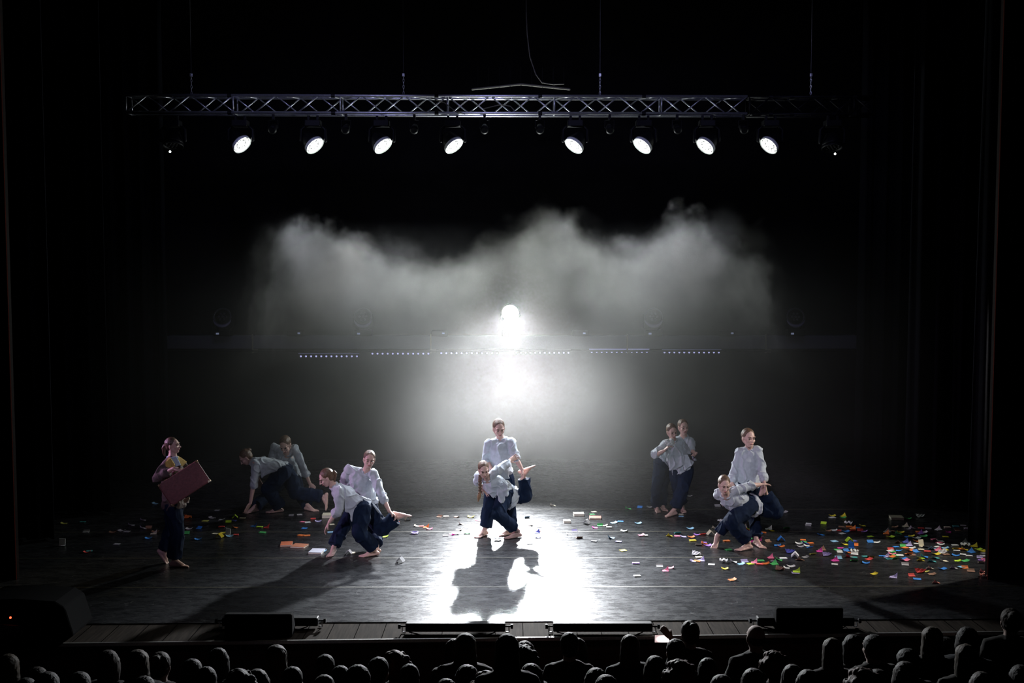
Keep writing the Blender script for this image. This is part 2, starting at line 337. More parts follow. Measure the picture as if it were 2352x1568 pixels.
# ------------------------------------------------------------------ truss heads
LED = mat('led_cell', (1, 1, 1), .5, emit=(.93, 1.0, .93), estr=14)
RIM = mat('lens_rim', (.6, .62, .6), .35, bump=.02, var=.05)
def wash_head(px, py, n, label, lit=True):
    c = P(px, py, TY); root = thing('moving_head_lamp', label, 'stage lamp', (c.x, c.y, TZ - .02), 'wash lamps under the truss')
    o = root.location; n = Vector(n).normalized(); R = n.to_track_quat('Z', 'Y').to_matrix()
    top = TZ - .03 - o.z; cz = c.z - o.z
    MB().box((0, 0, top - .13), (.24, .2, .10)).build('base', METALBLK, root, bevel=.012)
    cl = MB(); [cl.box((x, 0, top - .05), (.035, .05, .09)) for x in (-.07, .07)]; cl.build('clamp', METALBLK, root, bevel=.004)
    for x in (-.185, .185):
        MB().tube([(x * .75, 0, top - .18), (x, 0, top - .22), (x, 0, cz + .05)], [.02, .024, .028], 8).build('yoke_arm', METALBLK, root, smooth=True)
    hc = Vector((0, 0, cz))
    h = MB(); z = n
    ax, ay = R @ Vector((1, 0, 0)), R @ Vector((0, 1, 0))
    prof = [(-.20, .06), (-.19, .09), (-.10, .125), (-.03, .15), (.0, .152)]
    h.rings([(hc + z * t, ax * r_, ay * r_) for t, r_ in prof], 24); hd = h.build('head_housing', METALBLK, root, smooth=True)
    rm = MB(); k = 28
    for i in range(k):
        pass
    pr = [(.0, .142), (.0, .158), (.045, .160), (.048, .150), (.012, .140)]
    vs = []; fs = []
    for t, r_ in pr:
        for j in range(k): a = 2 * PI * j / k; vs.append(hc + z * t + (ax * math.cos(a) + ay * math.sin(a)) * r_)
    for i in range(len(pr)):
        i2 = (i + 1) % len(pr)
        for j in range(k): j2 = (j + 1) % k; fs.append((i * k + j, i * k + j2, i2 * k + j2, i2 * k + j))
    rm.add(vs, fs).build('lens_rim', RIM if lit else METALBLK, root, smooth=True)
    m = LED if lit else METALBLK
    spots_ = [(0, 0)] + [(.052 * math.cos(a), .052 * math.sin(a)) for a in [i * PI / 3 for i in range(6)]] + [(.108 * math.cos(a), .108 * math.sin(a)) for a in [i * PI / 6 for i in range(12)]]
    for u, v in spots_:
        p = hc + z * .016 + ax * u + ay * v
        MB().ell(p, (ax * .0225, ay * .0225, z * .014), 10, 5).build('led_lens', m, root, smooth=True)
    return root, c, n
names = ['leftmost', 'second from left', 'third from left', 'fourth from left', 'fourth from right', 'third from right', 'second from right', 'rightmost']
for i, px in enumerate((553, 720, 877, 1040, 1321, 1478, 1623, 1769)):
    s = 1 if i < 4 else -1; py = (329, 331, 331, 331, 331, 331, 332, 331)[i]
    n = (s * (.66 - .05 * (i if i < 4 else 7 - i)), -.36, -.68)
    root, c, nn = wash_head(px, py, n, 'round white glowing lamp head under truss, %s of the eight lit ones' % names[i])
    spot('wash_beam', c + nn * .12, (s * (.6 - .5 * (i if i < 4 else 7 - i)), 12.9, 0), 1250, 32, .9, (.84, .89, 1.0), .10)
for px, py, lab in ((398, 352, 'black unlit lamp head with one tiny white light, left of the lit row'), (1911, 357, 'black unlit lamp head with one tiny white light, right of the lit row')):
    root, c, nn = wash_head(px, py - 22, (0, -.3, -1), lab, False)
    MB().sph(c - root.location + Vector((0, -.17, -.14)), .016).build('indicator_light', LED, root, smooth=True)
# small hanging lamps between the wash heads
for j, px in enumerate((628, 795, 952, 1113, 1240, 1400, 1555, 1707)):
    c = P(px, 290, TY)
    t = thing('par_can', 'small dark lamp hanging between bright heads, %s' % ('leftmost of eight', 'second from left of eight', 'third from left of eight', 'fourth from left of eight', 'fifth from left of eight', 'third from right of eight', 'second from right of eight', 'rightmost of eight')[j], 'stage lamp', (c.x, c.y, TZ - .02), 'small dark lamps under the truss')
    MB().box((0, 0, -.04), (.04, .05, .08)).build('clamp', METALBLK, t, bevel=.004)
    MB().tube([(-.07, 0, -.20), (-.07, 0, -.09), (0, 0, -.08), (.07, 0, -.09), (.07, 0, -.20)], .007, 6).build('yoke', METALBLK, t)
    MB().tube([(0, .10, -.17), (0, -.02, -.22), (0, -.09, -.25)], [.045, .06, .065], 14, True).build('housing', METALBLK, t, smooth=True)
    MB().tube([(0, -.088, -.249), (0, -.1, -.255)], [.05, .045], 14, True).build('lens', METALBLK, t)
# ================================================================== REAR LEDGE with lamps
LY = 19.35
l0, l1 = P(382, 772, LY), P(1972, 770, LY)
zt, zb = P(1176, 771, LY).z, P(1176, 801, LY).z
LEDG = mat('ledge_paint', (.05, .05, .075), .6, bump=.1, var=.15)
t = thing('rear_ledge', 'long dark horizontal ledge across the back of the stage carrying upright lamps', 'ledge', ((l0.x + l1.x) / 2, LY + .1, zt))
MB().box((0, .05, (zb - zt) / 2), (l1.x - l0.x, .3, zt - zb)).build('beam', LEDG, t, bevel=.01)
MB().tube([((l0.x - t.location.x), -.18, zb - zt - .03), ((l1.x - t.location.x), -.18, zb - zt - .03)], .02, 8, True).build('pipe', METALBLK, t)
for px in (582, 990, 1440, 1757):
    x = P(px, 790, LY).x - t.location.x; b_ = MB(); b_.box((x, -.16, (zb - zt) / 2 - .02), (.025, .03, .34)); b_.box((x + .05, -.17, zb - zt - .03), (.09, .05, .05)); b_.build('bracket', GRY, t, bevel=.004)
for x in (-5, -1.8, 1.8, 5): MB().box((x, .68, -.12), (.05, 1.0, .05)).build('wall_arm', METALBLK, t)
HAZEG = mat('head_grey', (.025, .025, .032), .4, .2, bump=.05, var=.1)
def up_head(px, label, lit=False):
    base = P(px, 768, LY - .05); r = thing('upright_lamp_head', label, 'stage lamp', (base.x, base.y, zt))
    MB().box((0, 0, .055), (.30, .24, .11)).build('base', METALBLK, r, bevel=.015)
    for x in (-.165, .165): MB().tube([(x * .6, 0, .12), (x, 0, .16), (x, 0, .38)], [.02, .026, .022], 8).build('yoke_arm', METALBLK, r, smooth=True)
    hc = Vector((0, 0, LAMP.z - zt)) if lit else Vector((0, 0, .33)); n = Vector((0, -1, -.25 if lit else .3)).normalized(); R = n.to_track_quat('Z', 'Y').to_matrix(); ax, ay = R @ Vector((1, 0, 0)), R @ Vector((0, 1, 0))
    MB().rings([(hc + n * q, ax * w_, ay * w_) for q, w_ in ((-.2, .07), (-.18, .1), (-.05, .14), (.05, .15))], 20).build('head_housing', METALBLK, r, smooth=True)
    MB().tube([hc + (ax * math.cos(a) + ay * math.sin(a)) * .15 + n * .05 for a in [i * PI / 12 for i in range(25)]], .014, 6, True).build('lens_rim', HAZEG, r, smooth=True)
    if lit:
        MB().ell(hc + n * .05, (ax * .15, ay * .15, n * .08), 24, 12).build('lens', mat('lamp_lens', (1, 1, 1), .3, emit=(.97, 1, 1), estr=40), r)
    else:
        for u, v in [(0, 0)] + [(.06 * math.cos(i * PI / 3), .06 * math.sin(i * PI / 3)) for i in range(6)]: MB().ell(hc + n * .055 + ax * u + ay * v, (ax * .022, ay * .022, n * .01), 8, 4).build('lens', HAZEG, r, smooth=True)
        # pale crescent: the lamp's lower front cover
        MB().tube([hc + (ax * math.cos(a) * .165 + ay * math.sin(a) * .165) + n * .02 + Vector((0, -.03, 0)) for a in [PI * (1.12 + .76 * i / 10) for i in range(11)]], [.006, .014, .02, .025, .028, .03, .028, .025, .02, .014, .006], 8).build('front_cover', mat('cover_violet_grey', (.12, .11, .18), .5, bump=.02, var=.05), r, smooth=True)
    MB().box((-.07, -.13, .05), (.05, .01, .03)).build('display', mat('display_pale', (.3, .35, .5), .4, emit=(.35, .4, .6), estr=.25), r)
    return r
up_head(513, 'round lamp head on the rear ledge, at its left end')
up_head(835, 'round lamp head on the rear ledge, left of the blazing one, veiled by haze')
up_head(1172, 'blazing white backlight lamp in the middle of the rear ledge', True)
up_head(1500, 'round lamp head on the rear ledge, right of the blazing one, veiled by haze')
up_head(1825, 'round lamp head on the rear ledge, at its right end')
for px, lab in ((680, 'between the left end lamp and the haze'), (1010, 'just left of the blazing lamp'), (1332, 'just right of the blazing lamp'), (1670, 'between the haze and right end lamp')):
    b = P(px, 768, LY - .05); t = thing('ledge_box', 'small black box on rear ledge, ' + lab, 'box', (b.x, b.y, zt))
    MB().box((0, 0, .05), (.28, .2, .1)).build('housing', METALBLK, t, bevel=.01)
    MB().box((.07, -.104, .055), (.045, .008, .03)).build('display', mat('display_pale', (.3, .35, .5), .4), t)
# LED battens under the ledge
DOT = mat('led_dot', (.5, .5, .8), .3, emit=(.50, .50, .95), estr=.9)  # light caught in the violet lenses, given as a faint emission
BN = ['leftmost of the six', 'second from left of the six', 'third from left of the six', 'third from right of the six', 'second from right of the six', 'rightmost of the six']
for i, (xa, xb, y) in enumerate(((686, 826, 817), (850, 990, 811), (1008, 1148, 810), (1180, 1311, 809), (1353, 1491, 807), (1520, 1656, 808))):
    p, q = P(xa, y, LY + .06), P(xb, y, LY + .06); c = (p + q) / 2
    t = thing('led_batten', 'thin batten of violet dots hanging under rear ledge, ' + BN[i], 'stage lamp', (c.x, c.y, c.z), 'thin battens under the rear ledge')
    L_ = (q - p).length
    MB().box((0, 0, .03), (L_, .07, .05)).build('housing', METALBLK, t, bevel=.006)
    MB().box((0, -.037, .045), (L_, .004, .012)).build('edge_strip', mat('strip_%d' % (i in (1, 2, 4)), (.3, .3, .5), .3, emit=(.5, .5, .95), estr=.45 if i in (1, 2, 4) else .08), t)
    for k in range(12): MB().sph((-L_ / 2 + L_ * (k + .5) / 12, -.03, -.005), .017, 8, 6).build('led_lens', DOT, t, smooth=True)
    for s in (-.4, .4): MB().tube([(L_ * s, 0, .05), (L_ * s, .02, zb - c.z + .03)], .006, 6, True).build('hanger', METALBLK, t)
# ================================================================== FRONT OF STAGE
def front_bar(xa, xb, y, label, back=.10):
    fz = F((xa + xb) / 2, 1459); Y = fz.y + back; c = P((xa + xb) / 2, y, Y)
    L_ = (P(xb, y, Y) - P(xa, y, Y)).length
    t = thing('led_bar', label, 'stage lamp', (c.x, c.y, -.01)); z = max(c.z, .058) + .01
    MB().box((0, 0, z), (L_, .10, .085)).build('housing', METALBLK, t, bevel=.012)
    MB().box((0, .053, z), (L_ * .96, .006, .05)).build('lens_strip', RIM, t)
    for s in (-1, 1):
        MB().tube([(s * (L_ / 2 + .035), 0, z), (s * (L_ / 2 + .035), 0, .012), (s * (L_ / 2 + .005), 0, .010)], .007, 6).build('foot_bracket', ALU, t)
        MB().tube([(s * L_ / 2, 0, z), (s * (L_ / 2 + .06), 0, z)], .008, 6).build('pivot', METALBLK, t)
        MB().tube([(s * (L_ / 2 + .05), 0, z), (s * (L_ / 2 + .075), 0, z)], .024, 10, True).build('knob', METALBLK, t)
    MB().tube([(L_ * .40, -.02, z - .04), (L_ * .39, -.07, .03), (L_ * .3, -.11, .010), (0, -.10, .010), (-L_ * .3, -.12, .010), (-L_ * .46, -.05, z - .04)], .006, 6).build('cable', METALBLK, t)
    return t
front_bar(932, 1161, 1441, 'long black light bar on the stage lip, left of the bright centre')
front_bar(1270, 1498, 1438, 'long black light bar on the stage lip, right of the bright centre')
front_bar(512, 732, 1437, 'black light bar half hidden behind the left box monitor', .27)
front_bar(1738, 1960, 1426, 'black light bar half hidden behind the right box monitor', .27)
def monitor(xa, xb, yt, yb, label):
    f = F((xa + xb) / 2, yb - 2, -.01); Y = f.y; zt_ = P(xa, yt, Y).z; w_ = P(xb, yt, Y).x - P(xa, yt, Y).x; h = zt_ + .01
    t = thing('monitor_speaker', label, 'speaker', (f.x, Y, -.01))
    pr = [(.0, .0), (.0, h), (.08, h), (.17, h * .35), (.17, 0)]
    vs = [(-w_ / 2, a, b) for a, b in pr] + [(w_ / 2, a, b) for a, b in pr]; n = 5
    MB().add(vs, [tuple(range(n)), tuple(reversed(range(n, 2 * n)))] + [(i, (i + 1) % n, (i + 1) % n + n, i + n) for i in range(n)]).build('cabinet', DARKPAINT, t, bevel=.015)
    g_ = MB(); g_.slab([(-w_ * .46, .09, h * .95), (w_ * .46, .09, h * .95), (w_ * .46, .172, h * .4), (-w_ * .46, .172, h * .4)], Vector((0, .012, .006))); g_.build('grille', METALBLK, t)
    MB().tube([(-.1, -.006, h * .6), (-.1, -.02, h * .6), (.1, -.02, h * .6), (.1, -.006, h * .6)], .008, 6).build('handle', METALBLK, t)
monitor(515, 671, 1411, 1466, 'black box monitor speaker on the stage lip, left of centre')
monitor(1783, 1937, 1397, 1452, 'black box monitor speaker on the stage lip, right of centre')
# big subwoofer / stack at far left
f = F(95, 1470, -.01); Y = f.y
t = thing('large_loudspeaker', 'large black angular loudspeaker on stage lip at far left with red light', 'speaker', (f.x, Y, -.01))
poly = [(-20, 1470), (150, 1470), (192, 1440), (172, 1378), (150, 1364), (60, 1358), (-20, 1362)]
pp = [P(x, y, Y) - t.location for x, y in poly]
for q in pp: q.z = max(q.z, 0)
MB().slab(pp, Vector((0, .5, 0))).build('cabinet', DARKPAINT, t, bevel=.02)
MB().slab([P(x, y, Y - .26) - t.location for x, y in ((-10, 1432), (48, 1436), (55, 1450), (0, 1466), (-10, 1466))], Vector((0, .02, 0))).build('front_panel', mat('panel_grey', (.05, .045, .045), .6, bump=.05, var=.1), t, bevel=.005)
MB().sph(P(24, 1418, Y - .255) - t.location, .010).build('indicator_light', mat('red_led', (1, .1, .05), .4, emit=(1, .08, .03), estr=4), t, smooth=True)
# ================================================================== PEOPLE
def foot(mb, heel, fwd, up, k=1.0, s=1):
    side = fwd.cross(up).normalized() * s
    h = heel + up * .030 * k
    mb.tube([h, heel + fwd * .045 * k + up * .055 * k], [.027 * k, .030 * k], 10)
    mb.tube([heel + fwd * .035 * k + up * .09 * k, heel + fwd * .10 * k + up * .045 * k, heel + fwd * .155 * k + up * .022 * k], [.029 * k, .029 * k, .020 * k], 10)
    mb.tube([h, heel + fwd * .15 * k + up * .018 * k + side * .018 * k], [.026 * k, .018 * k], 10)
    mb.tube([h, heel + fwd * .14 * k + up * .016 * k - side * .022 * k], [.024 * k, .016 * k], 10)
    for i, (l, r, o) in enumerate(((.228, .0125, .030), (.222, .009, .010), (.213, .0085, -.006), (.203, .008, -.021), (.190, .0075, -.034))):
        mb.tube([heel + fwd * .14 * k + up * .016 * k + side * o * k, heel + fwd * (l - .02) * k + up * .013 * k + side * o * k, heel + fwd * l * k + up * .008 * k + side * o * k], [r * 1.15 * k, r * k, r * .9 * k], 8)
def hand(mb, w, d, nrm, side=1, curl=.5, k=1.0, spread=.10):
    d = d.normalized(); nrm = (nrm - d * nrm.dot(d)).normalized(); s = d.cross(nrm).normalized() * side
    mb.rings([(w + d * t * k, s * a * k, nrm * b * k) for t, a, b in ((-.015, .022, .018), (.01, .026, .017), (.045, .036, .015), (.08, .038, .013), (.092, .034, .010))], 12)
    for i, (off, L, r) in enumerate(((.030, .070, .0078), (.010, .078, .0080), (-.010, .073, .0076), (-.029, .058, .0068))):
        b = w + d * .085 * k + s * off * k; ang = spread * (1.5 - i); v = (d * math.cos(ang) + s * math.sin(ang)); c = 0; p = b; pts = [b - v * .012 * k]; pts.append(b)
        for j, fr in enumerate((.45, .3, .25)):
            c += curl * (.5, .9, .7)[j]; q = v * math.cos(c) + nrm * math.sin(c); p = p + q * L * fr * k; pts.append(p)
        mb.tube(pts, [r * 1.1 * k, r * 1.1 * k, r * k, r * .95 * k, r * .8 * k], 8)
    b = w + d * .02 * k + s * .026 * k; v = (d * .65 + s * .7 + nrm * .25 * (1 + curl)).normalized()
    mb.tube([b, b + v * .035 * k, b + (v + d * .3 + nrm * curl * .5).normalized() * .065 * k + v * .0], [.013 * k, .0105 * k, .008 * k], 8)
def head_axes(yaw, pitch, roll):
    # yaw 0 faces the camera (-Y), + turns to image right; pitch + looks down; roll + tilts the top to image right
    R = Matrix.Rotation(math.radians(yaw), 3, 'Z') @ Matrix.Rotation(math.radians(pitch), 3, 'X')
    R = Matrix.Rotation(math.radians(roll), 3, 'Y') @ R
    f = R @ Vector((0, -1, 0)); u = R @ Vector((0, 0, 1)); r = R @ Vector((1, 0, 0))
    return f, r, u
def head(mb, c, ax, k):
    f, r, u = ax
    def q(a, b, d): return c + (f * a + r * b + u * d) * k
    def e(ctr, rad): mb.ell(q(*ctr), (f * rad[0] * k, r * rad[1] * k, u * rad[2] * k))
    e((-.012, 0, .028), (.094, .074, .090)); e((.028, 0, -.040), (.056, .055, .066)); e((.048, 0, -.085), (.028, .030, .022))
    mb.tube([q(.086, 0, .018), q(.103, 0, -.012), q(.112, 0, -.028)], [.007 * k, .009 * k, .0115 * k], 8)
    for s in (-1, 1):
        mb.sph(q(.094, s * .010, -.030), .0085 * k, 8, 6)
        mb.tube([q(.082, s * .012, .028), q(.072, s * .045, .030)], [.010 * k, .011 * k], 8)
        mb.sph(q(.056, s * .034, -.022), .027 * k, 10, 8)
        mb.tube([q(-.01, s * .062, -.035), q(.045, s * .022, -.088)], [.016 * k, .018 * k], 8)
        mb.ell(q(-.010, s * .078, -.005), (f * .018 * k, r * .008 * k, u * .030 * k), 10, 6)
    mb.tube([q(.079, -.016, -.055), q(.086, 0, -.053), q(.079, .016, -.055)], [.006 * k, .008 * k, .006 * k], 8)
    return q
def face_parts(q, ax, k, root, openm=0.0):
    f, r, u = ax
    for s in (-1, 1):
        MB().ell(q(.0795, s * .030, .006), (f * .006 * k, r * .0145 * k, u * (.0062) * k), 12, 8).build('eye', EYE, root, smooth=True)
        MB().tube([q(.093, s * .014, .027), q(.090, s * .032, .033), q(.078, s * .048, .028)], [.003 * k, .0042 * k, .0025 * k], 6).build('eyebrow', BROW, root, smooth=True)
    m = MB().tube([q(.083, -.021, -.057), q(.0925, 0, -.055), q(.083, .021, -.057)], [.0035 * k, .0075 * k, .0035 * k], 8)
    m.build('mouth', LIPS, root, smooth=True)
def hair_mesh(q, ax, k, style, mb=None):
    f, r, u = ax; mb = mb or MB()
    mb.ell(q(-.030, 0, .042), (f * .098 * k, r * .083 * k, u * .090 * k), 20, 14)
    mb.ell(q(-.045, 0, -.005), (f * .070 * k, r * .074 * k, u * .070 * k), 16, 10)
    if style == 'bun': mb.sph(q(-.115, 0, .055), .036 * k); 
    return mb
def person(D):
    ox, oy, s = D['crop']
    def px(a): return (ox + a[0] / s, oy + a[1] / s)
    J = {}
    Yb = D['Y']
    for key, v in D['j'].items(): J[key] = P(*px(v), Yb + (v[2] if len(v) > 2 else 0))
    sc = FPX / Yb
    k = D.get('k', 1.0); kh = D['hh'] / s / sc / .255
    root = thing('person', D['label'], 'person')
    body = MB(); shirt = MB(); tro = MB()
    SH = D.get('shirt_mat', SHIRT)
    # --- head
    hc = J['head']; ax = head_axes(*D['face']); q = head(body, hc, ax, kh)
    nb = J['neck']; body.tube([q(-.018, 0, -.045), hc.lerp(nb, .55), nb], [.050 * k, .046 * k, .058 * k], 12)
    # --- torso
    pel, waist, chest = J['pelvis'], J['waist'], J['chest']; sa, sb = J['sa'], J['sb']
    lat0 = (sb - sa).normalized(); ha, hb = J['ha'], J['hb']; lat1 = (hb - ha).normalized()
    def frame(c, d, lat, a, b):
        l = (lat - d * lat.dot(d)).normalized(); return (c, l * a, d.cross(l) * b)
    d1 = (waist - pel).normalized(); d2 = (chest - waist).normalized(); d3 = (nb - chest).normalized()
    sw = min(.20, max(.13, (sb - sa).length * .5))
    low = pel - d1 * .09
    lm = (lat0 + lat1).normalized()
    def torso(mb, g, hem):
        rs = []
        if hem: rs.append(frame(pel - d1 * hem, d1, lat1, .175 + g * .6, .135 + g * .6))
        else: rs.append(frame(low, d1, lat1, .10, .085))
        rs += [frame(pel, d1, lat1, .152 + g, .112 + g), frame(waist, (d1 + d2).normalized(), lm, .118 + g * 1.3, .085 + g * 1.3), frame(chest, (d2 + d3).normalized(), lat0, .138 + g, .100 + g),
               frame(chest.lerp(nb, .62), d3, lat0, sw * .80 + g, .074 + g * .8), frame(nb - d3 * .015, d3, lat0, .066 + g * .5, .055 + g * .4)]
        mb.rings([(c, a * k, b * k) for c, a, b in rs], 20)
    torso(body, 0, 0); torso(shirt, .022, D.get('hem', .07))
    for a, b in (('sa', 1), ('sb', 1)):
        body.tube([nb.lerp(J[a], .35) - d3 * .02, J[a]], [.05 * k, .052 * k], 10); shirt.tube([nb.lerp(J[a], .30) - d3 * .015, J[a]], [.060 * k, .060 * k], 12)
    # --- arms
    for x in 'ab':
        S, E, Wr, T = J['s' + x], J['e' + x], J['w' + x], J['t' + x]
        body.tube([S, S.lerp(E, .5), E], [.046 * k, .040 * k, .034 * k], 12); body.tube([E, E.lerp(Wr, .35), Wr], [.034 * k, .036 * k, .023 * k], 12)
        n = D.get('palm' + x, (0, -1, 0)); hand(body, Wr, T - Wr, Vector(n), D.get('thumb' + x, 1), D.get('curl' + x, .6), k, D.get('spread' + x, .08))
        cf = D.get('cuff' + x, .35)      # how far down the forearm the sleeve reaches
        if cf > 0:
            Cp = E.lerp(Wr, cf); shirt.tube([S, S.lerp(E, .55), E], [.060 * k, .060 * k, .056 * k], 14); shirt.tube([E, Cp], [.058 * k, .054 * k], 14)
            dd = (Wr - E).normalized(); shirt.tube([Cp - dd * .035, Cp + dd * .012], .061 * k, 14, True)
        else:
            Cp = S.lerp(E, 1 + cf); dd = (E - S).normalized(); shirt.tube([S, S.lerp(Cp, .5), Cp], [.068 * k, .066 * k, .060 * k], 14); shirt.tube([Cp - dd * .035, Cp + dd * .012], .066 * k, 14, True)
    # --- legs
    hemf = D.get('trouser', .80)
    for x in 'ab':
        H, K = J['h' + x], J['k' + x]; ft = D['foot' + x]
        if ft[0] == 'g':                                  # flat on the floor: heel pixel + heading
            heel = F(*px(ft[1:3])) ; an = math.radians(ft[3]); fwd = Vector((math.sin(an), -math.cos(an), 0)); up = Vector((0, 0, 1)); lift = math.radians(ft[4] if len(ft) > 4 else 0)
            if lift: toe = heel; up = Vector((0, 0, 1)) * math.cos(lift) + fwd * math.sin(lift); f2 = fwd * math.cos(lift) - Vector((0, 0, 1)) * math.sin(lift); heel = heel + Vector((0, 0, 1)) * .17 * math.sin(lift) * k; fwd = f2
        else:
            heel, toe = P(*px(ft[1]), Yb + ft[1][2]), P(*px(ft[2]), Yb + ft[2][2]); fwd = (toe - heel).normalized()
            kn = K - heel; up = (kn - fwd * kn.dot(fwd)).normalized()
        foot(body, heel, fwd, up, k, 1 if x == 'a' else -1)
        A = heel + fwd * .035 * k + up * .085 * k
        body.tube([H, H.lerp(K, .5), K], [.082 * k, .070 * k, .052 * k], 14); body.tube([K, K.lerp(A, .3), K.lerp(A, .8), A], [.050 * k, .052 * k, .033 * k, .030 * k], 12)
        tw = D.get('wide', 1.0)
        B = K.lerp(A, hemf)
        dk = (B - K).normalized(); dh = (K - H).normalized()
        tro.tube([H, H.lerp(K, .4), K], [.108 * k, .104 * k * tw, .086 * k * tw], 16)
        tro.tube([K, K.lerp(B, .5), B - dk * .01], [.086 * k * tw, .088 * k * tw, .082 * k * tw], 16, False)
        tro.tube([K.lerp(B, .4), B + dk * .05], [.080 * k * tw, .086 * k * tw], 16, True)
    tro.rings([(c, a * k, b * k) for c, a, b in (frame(low, d1, lat1, .13, .11), frame(pel - d1 * .03, d1, lat1, .168, .128), frame(pel, d1, lat1, .165, .125), frame(waist.lerp(pel, .35), d1, lat1, .135, .105))], 18)
    for fl_ in D.get('flaps', []):
        pts = [P(*px(v), Yb + v[2]) for v in fl_]; shirt.slab(pts, Vector((0, .028, 0)))
    body.fuse('body', SKIN, root, .0052, 3)
    sh = shirt.fuse('shirt', SH, root, .0072, 4, .016, 7.5, .75)
    tr = tro.fuse('trousers', TROU, root, .0095, 3, .013, 7, .6)
    # collar band with its opening
    f, r, u = ax
    dn = (hc - nb).normalized(); fr = frame(nb + dn * .015, dn, lat0, .062 * k, .055 * k); fx = fr[2] if fr[2].dot(f) > 0 else -fr[2]
    pts = []
    for i in range(15):
        a = math.radians(-155 + 310 * i / 14); pts.append(fr[0] - fx * math.cos(a) + fr[1] * math.sin(a))
    cm = MB()
    cm.tube(pts, .013 * k, 8); cm.build('collar', D.get('collar_mat', SH), sh, smooth=True)
    # hair
    st = D.get('hair', 'slick'); hm = hair_mesh(q, ax, kh, st)
    hr = hm.fuse('hair', D.get('hair_mat', HAIR), root, .006, 2, .0014, 40, .4)
    if st in ('ponytail', 'bun'):
        if st == 'ponytail':
            g = Vector((0, 0, -1)); b0 = q(-.115, 0, .02); out = -f
            MB().tube([q(-.10, 0, .02), b0 + out * .02, b0 + out * .035 + g * .03, b0 + out * .03 + g * .09, b0 + out * .02 + g * .13], [.016, .022, .024, .018, .006], 10).build('ponytail', D.get('hair_mat', HAIR), hr, smooth=True)
        else: MB().sph(q(-.118, 0, .05), .034 * kh, 14, 10).build('hair_bun', HAIR, hr, smooth=True)
    if st == 'braid':
        pts = [P(*px(v), Yb + v[2]) for v in D['braid']]; br = MB(); n = len(pts)
        for i in range(22):
            t = i / 21 * (n - 1); j = min(int(t), n - 2); p = pts[j].lerp(pts[j + 1], t - j)
            if i < 16: br.sph(p + Vector(((-1) ** i * .008, 0, 0)), .019, 8, 6)
        br.fuse('braid', HAIR, hr, .005, 1)
        e_ = pts[-2]; MB().tube([e_, (e_ + pts[-1]) / 2, pts[-1]], [.014, .026, .006], 10).build('braid_tail', mat('light_hair', (.30, .17, .09), .5, bump=.5, bscale=60, var=.3, stretch=(1, 1, .2)), hr, smooth=True)
    face_parts(q, ax, kh, root)
    lo = F(*px(D['base'])) if 'base' in D else Vector((pel.x, pel.y, 0))
    settle(root, (lo.x, lo.y, 0))
    return J, root
PEOPLE = {}
YC = F(1140, 1232).y
# centre pair ---------------------------------------------------------------
PEOPLE['man'] = person(dict(label='standing dancer in pale shirt at centre stage, holding the braided dancer\'s ankle',
  crop=(1040, 940, 4.6125), Y=YC + .15, hh=200, face=(14, 18, -2), hair='slick', base=(480, 1300), hem=.02,
  j=dict(head=(488, 205, -.02), neck=(503, 315, .03), sa=(375, 365, 0), sb=(615, 350, 0), chest=(500, 425, .02), waist=(505, 560, .03), pelvis=(505, 690, .05), ha=(435, 720, .05), hb=(572, 715, .05),
         ea=(345, 530, .02), wa=(420, 640, -.10), ta=(470, 690, -.14), eb=(672, 525, -.10), wb=(735, 640, -.14), tb=(752, 745, -.13), ka=(385, 1020, -.04), kb=(605, 1000, .06)),
  foota=('g', 358, 1330, -35), footb=('g', 640, 1322, -60), palmb=(-1, -.2, 0), curlb=.9, cuffb=-.05, cuffa=.25, thumbb=-1, trouser=.74))
PEOPLE['braid'] = person(dict(label='bending dancer with long braid at centre stage, one foot held up behind',
  crop=(1040, 940, 4.6125), Y=YC - .30, hh=185, face=(10, 22, -4), hair='braid', base=(600, 1340), hem=.10,
  braid=((292, 690, -.06), (288, 760, -.07), (290, 870, -.06), (268, 975, -.05)),
  j=dict(head=(328, 642, -.10), neck=(372, 735, .06), sa=(285, 705, .10), sb=(440, 665, .02), chest=(430, 790, .14), waist=(510, 840, .28), pelvis=(575, 900, .36), ha=(545, 925, .25), hb=(620, 920, .42),
         ea=(255, 765, .22), wa=(320, 820, .20), ta=(345, 850, .20), eb=(555, 590, .12), wb=(600, 545, .22), tb=(640, 520, .26), ka=(480, 1110, .0), kb=(775, 925, .40)),
  foota=('g', 715, 1352, -62), footb=('p', (700, 640, .42), (835, 598, .40)), trouser=.66, cuffa=.2, cuffb=.35,
  flaps=[((330, 790, .05), (480, 800, .05), (475, 900, .08), (432, 945, .08), (390, 900, .08)), ((470, 800, .04), (545, 800, .04), (552, 955, .06), (512, 1015, .06), (478, 960, .06)), ((520, 740, .02), (585, 800, .03), (580, 915, .05), (535, 905, .05))]))
